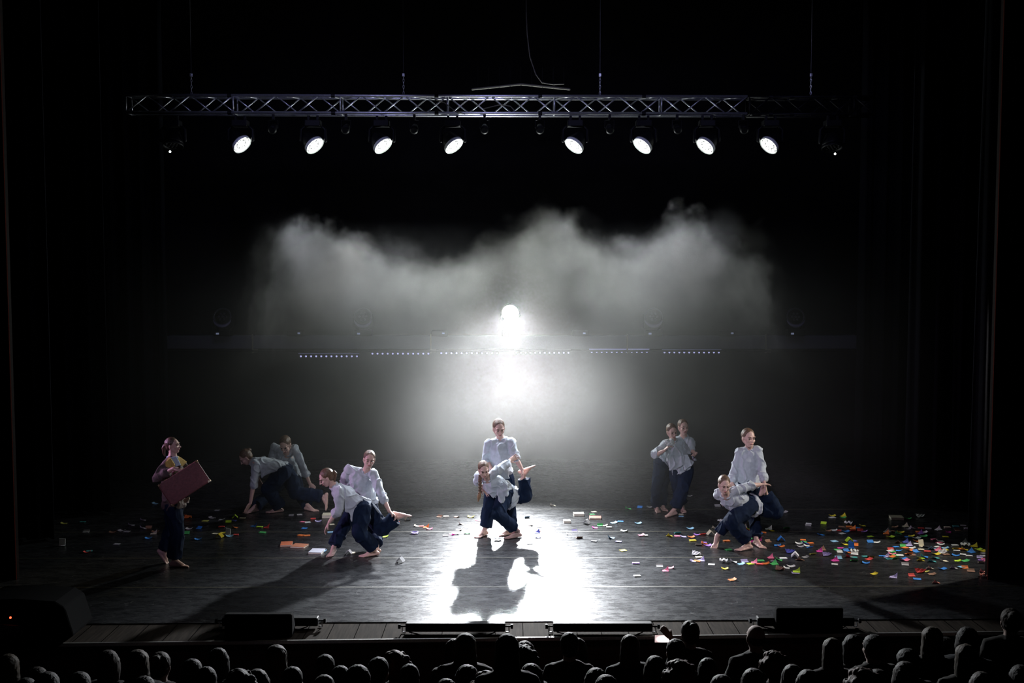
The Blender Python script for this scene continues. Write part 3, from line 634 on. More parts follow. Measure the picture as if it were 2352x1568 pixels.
# left front pair -----------------------------------------------------------
YL = F(800, 1275).y
PEOPLE['lstand'] = person(dict(label='leaning dancer in grey shirt, left of centre, reaching down to the bending dancer\'s raised ankle',
  crop=(700, 1010, 5.408), Y=YL + .30, hh=228, face=(14, 6, 8), hair='slick', base=(640, 1420), hem=.05,
  j=dict(head=(800, 248, -.06), neck=(762, 400, .0), sa=(555, 365, .02), sb=(855, 415, -.02), chest=(690, 480, .03), waist=(715, 610, .06), pelvis=(735, 740, .10), ha=(665, 790, .10), hb=(805, 790, .12),
         ea=(490, 520, .12), wa=(600, 650, .10), ta=(680, 700, .05), eb=(940, 650, -.12), wb=(1050, 885, -.26), tb=(1118, 945, -.25), ka=(470, 1090, -.05), kb=(868, 1080, .15)),
  foota=('g', 372, 1400, -8), footb=('g', 925, 1405, -55), palmb=(-.6, -.5, -1), curlb=.9, cuffb=.45, thumbb=-1, trouser=.72, flaps=[((700, 700, .05), (780, 640, .02), (850, 800, .03), (790, 790, .04))]))
PEOPLE['lbend'] = person(dict(label='bending dancer with ponytail left of centre, arm hanging, one foot held up behind',
  crop=(700, 1010, 5.408), Y=YL, hh=232, face=(-74, 24, -6), hair='ponytail', base=(860, 1430), hem=.05,
  j=dict(head=(268, 475, -.05), neck=(368, 580, .0), sa=(425, 630, -.15), sb=(385, 600, .14), chest=(465, 665, .0), waist=(590, 760, .0), pelvis=(715, 840, .02), ha=(720, 850, -.08), hb=(770, 850, .10),
         ea=(432, 850, -.17), wa=(305, 1025, -.16), ta=(262, 1100, -.16), eb=(470, 740, .20), wb=(560, 720, .22), tb=(620, 720, .22), ka=(672, 1150, -.16), kb=(955, 1110, .10)),
  foota=('g', 905, 1435, -68), footb=('p', (1112, 880, .12), (1290, 925, .10)), palma=(1, 0, 0), curla=.5, cuffa=.35, thumba=1, trouser=.74, wide=1.1,
  flaps=[((480, 740, -.12), (640, 760, -.13), (655, 885, -.13), (588, 1012, -.12), (545, 905, -.12), (500, 880, -.12))]))
# back left pair ------------------------------------------------------------
YK = F(635, 1180).y
PEOPLE['kstand'] = person(dict(label='dancer in pale shirt stooping and smiling down over the crouching dancer, back left',
  crop=(540, 980, 7.129), Y=YK + .55, hh=290, face=(-12, 34, -4), hair='slick', base=(850, 1360), hem=.03,
  j=dict(head=(822, 300, -.12), neck=(850, 450, .0), sa=(655, 330, .05), sb=(968, 350, .0), chest=(820, 520, .06), waist=(870, 660, .12), pelvis=(900, 790, .18), ha=(830, 830, .18), hb=(975, 830, .18),
         ea=(595, 480, .10), wa=(680, 600, -.05), ta=(740, 650, -.12), eb=(1105, 640, -.05), wb=(1225, 930, -.08), tb=(1300, 1010, -.10), ka=(560, 1100, .0), kb=(1050, 1080, .05)),
  foota=('g', 370, 1385, -45), footb=('g', 1150, 1362, 60), curlb=1.1, cuffb=.5, trouser=.85, flaps=[((900, 620, .05), (1010, 640, .05), (1032, 775, .05), (975, 745, .05))]))
PEOPLE['kcrawl'] = person(dict(label='dancer crouching with one hand on the floor and a leg stretched back, back left',
  crop=(540, 980, 7.129), Y=YK, hh=270, face=(-76, 32, -10), hair='bun', base=(600, 1400), hem=.0,
  j=dict(head=(175, 505, -.02), neck=(275, 570, .02), sa=(330, 600, -.15), sb=(330, 570, .15), chest=(430, 620, .0), waist=(610, 650, .0), pelvis=(800, 720, .02), ha=(800, 740, -.08), hb=(860, 740, .10),
         ea=(318, 850, -.18), wa=(250, 1250, -.20), ta=(160, 1400, -.20), eb=(360, 760, .20), wb=(380, 850, .2), tb=(400, 900, .2), ka=(530, 1020, -.12), kb=(990, 1080, .12)),
  foota=('g', 770, 1395, -72), footb=('p', (1530, 1105, .05), (1508, 1335, .02)), cuffa=.28, curla=.2, trouser=.82, wide=1.15, palma=(0, -.3, -1),
  flaps=[((400, 680, -.13), (640, 640, -.13), (640, 730, -.13), (440, 830, -.13))]))
# back right pair -----------------------------------------------------------
YR = F(1540, 1182).y
PEOPLE['rback'] = person(dict(label='dancer peering over the shoulder of the one clutching a cloth, back right',
  crop=(1480, 940, 6.03), Y=YR + .28, hh=225, face=(12, 4, 0), hair='slick', base=(330, 1385), hem=.02,
  j=dict(head=(540, 250, -.05), neck=(545, 385, .02), sa=(425, 440, .05), sb=(635, 440, .0), chest=(470, 520, .05), waist=(350, 640, .05), pelvis=(262, 745, .0), ha=(225, 790, -.03), hb=(300, 790, .05),
         ea=(380, 560, .10), wa=(400, 640, .05), ta=(430, 690, .0), eb=(650, 570, -.06), wb=(690, 600, -.15), tb=(716, 625, -.24), ka=(170, 1090, -.12), kb=(250, 1090, .1)),
  foota=('g', 155, 1390, 5), footb=('g', 230, 1368, 10), cuffb=-.1, trouser=.88, wide=.95,
  flaps=[((620, 600, .0), (660, 620, .0), (728, 712, .0), (690, 700, .0))]))
PEOPLE['rfront'] = person(dict(label='dancer clutching a crumpled cloth at the neck, elbow out, back right pair',
  crop=(1480, 940, 6.03), Y=YR, hh=225, face=(14, 14, -3), hair='slick', base=(460, 1430), hem=.02,
  j=dict(head=(383, 312, -.06), neck=(395, 440, .0), sa=(295, 490, .0), sb=(500, 450, .02), chest=(425, 590, .04), waist=(475, 720, .06), pelvis=(520, 800, .08), ha=(455, 830, .08), hb=(590, 825, .08),
         ea=(135, 640, -.10), wa=(268, 575, -.18), ta=(340, 505, -.17), eb=(580, 560, .14), wb=(580, 650, .16), tb=(560, 700, .16), ka=(455, 1050, .15), kb=(545, 1060, -.04)),
  foota=('g', 520, 1392, 0), footb=('g', 435, 1462, -52), palma=(.2, 0, -1), curla=.7, cuffa=-.08, thumba=1, trouser=.74, wide=1.08,
  flaps=[((330, 640, -.08), (560, 640, -.08), (540, 765, -.09), (430, 835, -.10), (352, 842, -.10)), ((530, 620, -.06), (610, 620, -.06), (660, 778, -.08), (552, 840, -.09))]))
# right front pair ----------------------------------------------------------
YQ = F(1700, 1262).y
PEOPLE['qstand'] = person(dict(label='upright dancer with high collar and long shirt, right of centre, standing behind the bending one',
  crop=(1620, 970, 4.9), Y=YQ + .30, hh=226, face=(16, 0, 2), hair='slick', base=(380, 1370), hem=.0,
  j=dict(head=(488, 180, -.04), neck=(492, 300, .02), sa=(395, 325, .02), sb=(590, 310, .0), chest=(490, 420, .03), waist=(478, 570, .04), pelvis=(480, 690, .05), ha=(420, 740, .05), hb=(545, 740, .05),
         ea=(320, 560, .03), wa=(300, 680, -.05), ta=(310, 740, -.1), eb=(632, 510, -.06), wb=(660, 655, -.22), tb=(685, 785, -.24), ka=(330, 1040, -.15), kb=(552, 1050, .08)),
  foota=('g', 150, 1378, -30, 25), footb=('g', 555, 1375, 18), cuffb=.85, cuffa=.7, palmb=(-1, 0, 0), curlb=.3, thumbb=-1, trouser=.72, wide=.9))
PEOPLE['qbend'] = person(dict(label='bending dancer with hair tied back, right of centre, one leg held up behind',
  crop=(1620, 970, 4.9), Y=YQ - .12, hh=212, face=(4, 16, 0), hair='slick', base=(450, 1440), hem=.05,
  j=dict(head=(215, 705, -.12), neck=(232, 825, .02), sa=(165, 780, .10), sb=(330, 775, .02), chest=(300, 865, .12), waist=(405, 900, .22), pelvis=(505, 925, .30), ha=(505, 940, .18), hb=(570, 915, .36),
         ea=(135, 815, .20), wa=(190, 860, .24), ta=(220, 890, .26), eb=(500, 712, .08), wb=(625, 698, .14), tb=(690, 690, .18), ka=(290, 1115, -.05), kb=(800, 1010, .36)),
  foota=('g', 515, 1425, -65), footb=('p', (598, 800, .30), (655, 655, .28)), trouser=.70, cuffb=.18, wide=1.12, curlb=.4, palmb=(0, 0, -1),
  flaps=[((255, 900, .05), (420, 860, .03), (425, 960, .05), (365, 955, .05), (292, 1055, .06), (268, 960, .06))]))
# walking person with suitcase ----------------------------------------------
YW = F(395, 1298).y
JACKET = mat('brown_jacket', (.10, .075, .07), .8, bump=.4, bscale=20, var=.2)
YELLOW = mat('mustard_cloth', (.50, .36, .10), .8, bump=.3, bscale=20, var=.15)
PALEB = mat('pale_blue_collar', (.40, .52, .65), .8, bump=.2, var=.1)
JW, walker = person(dict(label='person in brown jacket and mustard lapels striding right at far left, carrying a maroon suitcase',
  crop=(340, 980, 4.6125), Y=YW, hh=190, face=(76, -8, 0), hair='ponytail', base=(250, 1475), hem=.06, shirt_mat=JACKET, collar_mat=PALEB, hair_mat=mat('dark_brown_hair', (.07, .04, .025), .4, bump=.6, bscale=40, var=.4, stretch=(1, 6, 1)),
  j=dict(head=(268, 202, .0), neck=(258, 335, .0), sa=(185, 405, -.15), sb=(345, 400, .14), chest=(262, 480, .0), waist=(265, 640, .0), pelvis=(272, 800, .0), ha=(262, 850, -.08), hb=(285, 850, .09),
         ea=(90, 545, -.18), wa=(275, 440, -.26), ta=(370, 465, -.27), eb=(420, 520, .16), wb=(440, 420, .05), tb=(450, 470, .0), ka=(310, 1110, -.10), kb=(250, 1090, .12)),
  foota=('g', 245, 1480, 84), footb=('p', (95, 1330, .1), (195, 1452, .1)), cuffa=.55, curla=.7, palma=(0, .3, -1), thumba=1, trouser=.78, wide=1.02))
# lapels and shirt front as parts of the jacket
def WP(x, y, dy): return P(340 + x / 4.6125, 980 + y / 4.6125, YW + dy) - walker.location
MB().slab([WP(215, 325, -.10), WP(240, 330, -.12), WP(285, 400, -.15), WP(275, 440, -.15), WP(190, 420, -.20), WP(185, 370, -.20)], Vector((0, .018, .004))).build('lapel', YELLOW, walker, bevel=.006)
MB().slab([WP(308, 305, .03), WP(345, 325, .06), WP(412, 372, .08), WP(370, 415, .02), WP(345, 405, -.02)], Vector((0, .018, .004))).build('lapel', YELLOW, walker, bevel=.006)
MB().slab([WP(235, 325, -.09), WP(300, 310, -.05), WP(350, 405, -.08), WP(290, 420, -.13)], Vector((0, .016, .004))).build('shirt_front', PALEB, walker, bevel=.006)
# suitcase
def suitcase():
    cs = [P(340 + x / 4.6125, 980 + y / 4.6125, YW - .30) for x, y in ((130, 605), (520, 350), (640, 590), (250, 840))]
    c = sum(cs, Vector()) / 4; t = thing('suitcase', 'maroon hard suitcase with metal corners, tilted, carried by the person striding at far left', 'suitcase', c)
    uy = (c - Vector((0, 0, CAMH))).normalized(); ux = ((cs[1] - cs[0]) + (cs[2] - cs[3])); ux = (ux - uy * ux.dot(uy)).normalized(); uz = ux.cross(uy)
    L_, H_ = ((cs[1] - cs[0]).length + (cs[2] - cs[3]).length) / 2, ((cs[0] - cs[3]).length + (cs[1] - cs[2]).length) / 2
    R = Matrix((ux, uy, uz)).transposed(); M = mat('maroon_leather', (.16, .045, .05), .55, bump=.25, bscale=40, var=.2)
    MB().box((0, 0, 0), (L_, .055, H_), R).build('lid', M, t, bevel=.012); MB().box(uy * .062, (L_, .062, H_), R).build('base', M, t, bevel=.012)
    MB().box(uy * .030, (L_ + .004, .006, H_ + .004), R).build('rim', mat('brass', (.30, .20, .12), .35, .9, bump=.05, var=.1), t)
    for a in (-1, 1):
        for b in (-1, 1): MB().box(ux * a * (L_ / 2 - .012) + uz * b * (H_ / 2 - .012) + uy * .03, (.032, .128, .032), R).build('corner', mat('brass', (0, 0, 0)), t, bevel=.008)
    MB().tube([uz * (H_ / 2) + ux * -.06 + uy * .03, uz * (H_ / 2 + .035) + ux * -.045 + uy * .03, uz * (H_ / 2 + .035) + ux * .045 + uy * .03, uz * (H_ / 2) + ux * .06 + uy * .03], .009, 8).build('handle', M, t, smooth=True)
    for a in (-1, 1): MB().box(uz * (H_ / 2 + .003) + ux * a * L_ * .3 + uy * .03, (.04, .03, .012), R).build('latch', mat('brass', (0, 0, 0)), t, bevel=.003)
    TG = mat('cream_paper', (.75, .68, .5), .8, bump=.1, var=.05)
    MB().slab([P(340 + x / 4.6125, 980 + y / 4.6125, YW - .27) - t.location for x, y in ((632, 572), (655, 565), (672, 572), (655, 582), (640, 592))], Vector((0, .008, 0))).build('tag', TG, t)
    MB().slab([P(340 + x / 4.6125, 980 + y / 4.6125, YW - .22) - t.location for x, y in ((372, 770), (435, 740), (440, 760), (430, 805), (385, 802))], Vector((0, .012, 0))).build('label_slip', TG, t)
suitcase()
# crumpled cloth held at the neck by the back-right dancer
cl = MB()
for x, y, r_ in ((318, 445, .035), (350, 470, .04), (385, 465, .035), (372, 440, .035), (335, 480, .03), (392, 490, .028)):
    cl.sph(P(1480 + x / 6.03, 940 + y / 6.03, YR - .17), r_)
o = cl.fuse('cloth', mat('pale_cloth', (.62, .66, .66), .8, bump=.5, bscale=30, var=.1), None, .006, 1, .014, 24); tag(o, 'crumpled pale cloth held to the throat by the back right dancer', 'cloth')
# ================================================================== PAPERS ON THE FLOOR
PC = dict(w=('white', (.80, .82, .82)), c=('cream', (.74, .68, .52)), y=('yellow', (.85, .70, .04)), l=('lime', (.55, .85, .04)), g=('green', (.08, .55, .14)),
          b=('blue', (.03, .24, .72)), a=('pale blue', (.28, .55, .80)), n=('indigo', (.07, .09, .42)), p=('pink', (.88, .20, .34)), m=('magenta', (.80, .06, .42)),
          r=('red', (.78, .07, .06)), o=('orange', (.88, .22, .04)), u=('purple', (.36, .16, .62)), v=('lavender', (.52, .47, .80)), t=('teal', (.05, .34, .34)),
          k=('brown', (.30, .16, .10)), e=('grey', (.38, .38, .40)), d=('olive', (.42, .42, .08)), s=('salmon', (.72, .28, .20)))
RIGHT = """450,322y 450,335w 575,322y 568,338g 1305,350g 1440,330wx 1350,190d 180,421w 350,405l 630,412wx 640,440o 553,440k 790,430y 728,452b 680,463o 405,487k 470,480w 520,482r 600,495b 560,515w 675,487r 765,483r 810,493u
910,508e 322,532b 880,550l 1055,518o 1070,497e 1125,490k 1220,508y 1195,520g 1105,558l 1155,443k 1275,437c 1345,457w 1295,467e 1448,455r 1530,458e 1430,498o 1485,508w 1445,515u 1305,553b 1340,550y 1480,548g 1400,572w
1725,553y 1755,498m 1645,473w 1745,447c 1840,437t 1860,480k 1965,460e 1925,425e 1590,583p 1665,603w 1655,620p 1400,605o 1190,620k 1275,614n 1400,635w 1670,640w 1630,668w 1310,650v 1245,660g 1165,665b 1270,675o 1720,680a 1350,680w
1455,660cu 1500,670e 1110,700r 1100,718w 1130,725g 1200,710b 1330,708o 1395,722b 1450,700c 1520,720r 1580,690a 1640,705p 1700,720w 1722,710y 1620,750y 1690,740wx 1730,755k 1840,765b 1850,712w 1840,690y 1900,695o 1940,700y 2015,725b
1945,660wx 2045,663y 1945,620e 1830,650w 2090,697l 2140,718y 1920,750w 1990,770w 2165,740e 2160,768w 1125,748p 1160,763g 1010,773b 1060,780v 1210,760w 1310,752o 1350,757k 1110,790o 1090,800t 1150,800g 1250,800b 1270,818p 1445,822y
1445,793l 1485,785b 1615,793t 1575,832t 1710,828c 1860,825l 1945,826g 2110,790v 2125,815u 2125,845c 2170,820p 1270,870e 1550,912c 1690,917b 1820,910e 1905,897a 1945,905o 2010,940k 1500,945d 1440,952rx 1570,975k 1345,993r 1405,1028b
920,972y 1137,1008v 1620,1073s 2150,950s 2158,1003sx 120,588o 130,612g 75,630w 148,628n 205,625o 160,655w 90,665e 195,675b 470,602a 640,610lx 690,600n 590,640y 680,630y 705,648o 665,680bu 880,613b 952,617w 510,700g 545,690m
590,692w 535,727w 610,713b 630,730o 700,728wx 700,748w 305,718m 335,705k 230,750d 390,765vx 145,783e 85,815k 520,795a 645,780r 690,785t 480,822m 695,824g 475,862w 828,850b 860,806r 820,778t 880,783d 30,782wx 35,960v 45,952l"""
MID = """308,240g 437,225b 550,220e 690,122t 1000,95e 1315,208e 2065,277e 905,300c 905,322a 148,397a 222,380b 420,403a 45,428c 92,448w 258,490w 1005,462a 1280,460c 1360,390wx 1365,413l 862,512t 455,540p 495,540w 118,568a 772,545y
860,544p 928,553v 1018,557o 1035,596y 1080,532u 1145,528r 1235,532cx 200,610v 1100,645c 1165,632o 1160,622u 1203,652u 250,706y 1415,600o 1435,700g 1075,757wx 1105,785c 1040,828v 1085,825o 1130,822v 1245,865w 1380,835wx 1495,838w
395,852u 662,885w 785,905p 730,937p 408,996w 1395,915y 1480,1038o 1580,860a 1620,832v 1683,856l 1725,850p 1790,862r 1855,855o 1800,820g 1910,790p 1945,835w 1950,860g 2005,815g 2055,797w 2130,730nx 2180,785wx 2015,925kx 2090,905w
2140,888w 2090,458g 1890,468w 1920,485y 1830,507o 2030,600bx 1990,655b 2030,663o 1885,608k 1800,558c 1780,592m 1690,608m 1670,570g 1640,500y 1655,480r 1660,530w 1615,450w 1785,520b 2335,420e 1640,465l"""
LEFT = """230,405d 440,385t 480,498e 780,503k 880,487e 940,493e 210,650wu 490,727r 517,718t 825,635e 1125,458w 1180,453k 1120,368e 990,425e 1240,517c 1260,497k 1180,572b 1255,180a 1625,342ox 1640,465w 1750,457b 1608,513g 1738,583b
1820,374d 1895,341e 1955,255e 2005,362e 2080,390l 2155,345lx 2135,373n 2240,345c 2003,441r 2155,449o 1930,517c 2030,508y 1980,560yx 2075,525wu 2095,547a 2165,531r 1385,712e 1375,752w"""
LMID = """965,914b 1015,921l 1073,925r 1040,967g 1395,930b 1380,876p 1420,880w 1468,851r 1510,873v 1365,991o 1417,991o 1353,815w 1283,820e 1613,966a 1555,1125a 1770,1146wx 1800,1141c 2205,1214wx 2170,876r 2175,845w 2265,860cx 2140,922g
2325,975v 2075,1003l 1770,862o 1625,898c 2345,913c"""
CEN = """535,328k 610,325c 733,329k 890,330y 975,368p 785,411c 330,433r 385,447o 425,467p 260,516v 605,541w 680,525m 720,523w 850,515g 755,475c 1195,590wx 1550,632w 1520,337a 1557,424k 1660,443e 1643,489r 1632,510n 1645,561n 1810,203c 2275,272c
2255,300g 2193,403wx 2345,427g 2285,453m 2058,490v 2110,565k 2275,605e 1995,525w"""
def kinds():
    V = {}
    def grid(fn, n=5, th=.0035, sx=.078, sy=.066):
        vs = []; fs = []
        for s_ in (1, 0):
            for j in range(n):
                for i in range(n):
                    x = (i / (n - 1) - .5); y = (j / (n - 1) - .5); z = fn(x, y); vs.append((x * sx, y * sy, z + (th if s_ else 0)))
        M_ = n * n
        for s_ in (0, 1):
            for j in range(n - 1):
                for i in range(n - 1):
                    a = s_ * M_ + j * n + i; q_ = (a, a + 1, a + n + 1, a + n); fs.append(q_ if s_ == 0 else q_[::-1])
        ed = [i for i in range(n)] + [n * j + n - 1 for j in range(1, n)] + [M_ - 1 - i for i in range(1, n)] + [n * j for j in range(n - 2, 0, -1)]
        for a, b in zip(ed, ed[1:] + ed[:1]): fs.append((a, M_ + a, M_ + b, b))
        return MB().add(vs, fs)
    V['flat'] = [grid(lambda x, y: .0005), grid(lambda x, y: max(0, x) ** 2 * .07), grid(lambda x, y: max(0, -x - y) ** 2 * .05), grid(lambda x, y: x * x * .06, sx=.088), grid(lambda x, y: max(0, y) ** 2 * .09, sy=.058), grid(lambda x, y: .0005, th=.009, sy=.05)]
    V['crumpled'] = [grid(lambda x, y: .022 * abs(math.sin(x * 7 + 1)) + .018 * abs(math.cos(y * 6 + x * 5)), 7, .004, .10, .08), grid(lambda x, y: .045 * (1 - abs(x) * 2) + .012 * abs(math.sin(y * 9)), 7, .004, .085, .075), grid(lambda x, y: .035 * max(0, 1 - abs(x + y) * 2.5) + .01 * abs(math.sin(y * 9)), 7, .004, .10, .08)]
    V['upright'] = [grid(lambda x, y: 0, 5, .004, .07, .02)]
    up = MB(); up.slab([(-.038, 0, 0), (.036, .004, 0), (.032, .02, .078), (-.04, .016, .082)], Vector((.0, .006, .001))); up.slab([(-.038, 0, .002), (.036, .004, .002), (.05, -.03, .004), (-.03, -.034, .004)], Vector((0, 0, .004))); V['upright'] = [up]
    return V
KN = kinds(); KMESH = {}
for kk, lst in KN.items():
    KMESH[kk] = []
    for mb in lst:
        o = mb.build('paper_note', mat('paper_white', PC['w'][1], .75, bump=.02, var=.02)); KMESH[kk].append(o.data); bpy.data.objects.remove(o)
PMAT = {c: mat('paper_' + v[0].replace(' ', '_'), v[1], .72, bump=.03, bscale=120, var=.03) for c, v in PC.items()}
notes = []
for txt, ox, oy, s in ((RIGHT, 1820, 1120, 4.9), (MID, 1380, 1120, 4.9), (LEFT, 100, 1120, 4.9), (LMID, 320, 960, 3.675), (CEN, 900, 1120, 4.9)):
    for tk in txt.split():
        xy = tk.rstrip('abcdefghijklmnopqrstuvwxyz'); code = tk[len(xy):]; x, y = map(float, xy.split(','))
        kind = {'x': 'crumpled', 'u': 'upright'}.get(code[1:], 'flat'); notes.append((ox + x / s, oy + y / s, code[0], kind))
LAND = [('far left, behind the walking person', 130, 1215), ('left of the walking person', 320, 1215), ('right of the walking person', 450, 1215), ('under the crouching dancer, back left', 600, 1180),
        ('between the walker and left pair', 520, 1232), ('in front of the back left pair', 680, 1212), ('beside the left pair', 700, 1245), ('by the hand of the ponytail dancer', 745, 1200), ('under the raised foot of the left pair', 900, 1200),
        ('in front of the left pair', 820, 1285), ('left of the centre pair', 980, 1210), ('just left of the centre pair', 1060, 1215), ('at the feet of the centre pair', 1150, 1245), ('just right of the centre pair', 1240, 1230),
        ('right of the bright pool', 1330, 1215), ('left of the back right pair', 1440, 1200), ('at the feet of the back right pair', 1560, 1180), ('in front of the back right pair', 1560, 1235),
        ('left of the right front pair', 1630, 1235), ('among the right front pair\'s feet', 1730, 1225), ('in front of the right front pair', 1700, 1300), ('right front of the bright pool', 1480, 1300),
        ('right behind the right front pair', 1790, 1215), ('right of the right front pair', 1850, 1240), ('in the right floor shadow', 1850, 1285), ('on the lower right floor', 2020, 1320), ('between pair and big heap', 1960, 1265),
        ('behind the small right heap', 1930, 1215), ('back of the big right heap', 2110, 1215), ('left part of the big heap', 2060, 1268), ('middle of the big heap', 2120, 1255), ('right part of the big heap', 2180, 1260), ('by the right proscenium edge', 2250, 1275),
        ('in front of the big heap', 2130, 1300), ('at the dark rear right', 2110, 1180), ('far back behind the right pairs', 1570, 1145), ('in the right foreground', 2150, 1330)]
ORD = ['', 'second', 'third', 'fourth', 'fifth', 'sixth', 'seventh', 'eighth', 'ninth', 'tenth', 'eleventh', 'twelfth']
groups = {}
for n in notes:
    z = min(LAND, key=lambda l: (l[1] - n[0]) ** 2 + ((l[2] - n[1]) * 3) ** 2)[0]; groups.setdefault((PC[n[2]][0], n[3], z), []).append(n)
random.seed(11)
for (cn, kind, z), lst in sorted(groups.items(), key=lambda t: str(t[0])):
    lst.sort()
    for i, (x, y, c, kd) in enumerate(lst):
        N_ = len(lst); adj = {'flat': 'flat paper note', 'crumpled': 'crumpled paper', 'upright': 'paper standing on edge'}[kind]
        ordw = '' if N_ == 1 else (', the left one' if i == 0 else ', the right one') if N_ == 2 else (', leftmost' if i == 0 else ', rightmost' if i == N_ - 1 else ', %s from left' % ORD[i])
        o = bpy.data.objects.new('paper_note', random.choice(KMESH[kind])); COL.objects.link(o); p = F(x, y)
        zoff = .002
        for q_ in notes:
            if q_ is not lst[i] and abs(q_[0] - x) < 9 and abs(q_[1] - y) < 3 and (q_[1], q_[0]) > (y, x): zoff += .006
        o.location = (p.x, p.y, zoff); o.rotation_euler = (0, 0, random.choice([0, PI]) + random.uniform(-.45, .45)) if kind != 'upright' else (0, 0, random.uniform(-.3, .3))
        sc_ = random.uniform(.9, 1.12); o.scale = (sc_, sc_, 1 if kind == 'flat' else sc_)
        o.material_slots[0].link = 'OBJECT'; o.material_slots[0].material = PMAT[c]
        tag(o, '%s %s %s%s' % (cn, adj, z, ordw), 'paper', 'papers scattered over the stage floor')
# books and thicker blocks
def book(px, py, w, d, h, rot, col, label, name='book', edge=(.75, .70, .58)):
    p = F(px, py); t = thing(name, label, 'book', (p.x, p.y, 0.001)); t.rotation_euler = (0, 0, math.radians(rot)); cm = mat('cover_%d' % int(px), col, .6, bump=.05, var=.08)
    MB().box((0, 0, h / 2), (w * .97, d * .96, h - .006)).build('page_block', mat('pages_%d' % int(px), edge, .8, bump=.3, bscale=30, var=.1, stretch=(1, 1, 30)), t)
    MB().box((0, 0, h - .0015), (w, d, .003)).build('cover', cm, t, bevel=.001); MB().box((0, 0, .0015), (w, d, .003)).build('cover', cm, t, bevel=.001)
    MB().box((0, d / 2, h / 2), (w, .003, h)).build('spine', cm, t, bevel=.001)
book(658, 1251, .15, .20, .022, 8, (.62, .17, .07), 'orange-red book lying left of the other one, between walker and left pair')
book(688, 1255, .19, .17, .020, -12, (.42, .15, .07), 'orange-brown book lying against the right side of the orange-red one')
book(728, 1268, .17, .20, .024, -6, (.45, .48, .56), 'pale grey-blue book lying by the left pair\'s planted foot')
book(752, 1187, .14, .17, .045, 4, (.80, .76, .58), 'thick cream book behind the ponytail dancer\'s hanging hand')
book(1329, 1183, .15, .12, .035, 3, (.78, .76, .62), 'thick cream book lying on the rear floor right of the bright pool')
book(1367, 1190, .17, .15, .022, -4, (.45, .13, .08), 'red-brown book lying right of the bright pool')
book(1302, 1199, .10, .10, .030, 4, (.80, .78, .68), 'small white block of paper near the bright pool, right of centre', 'paper_block')
book(2059, 1192, .18, .17, .040, -8, (.50, .45, .35), 'beige thick book lying alone behind the big heap, far right')
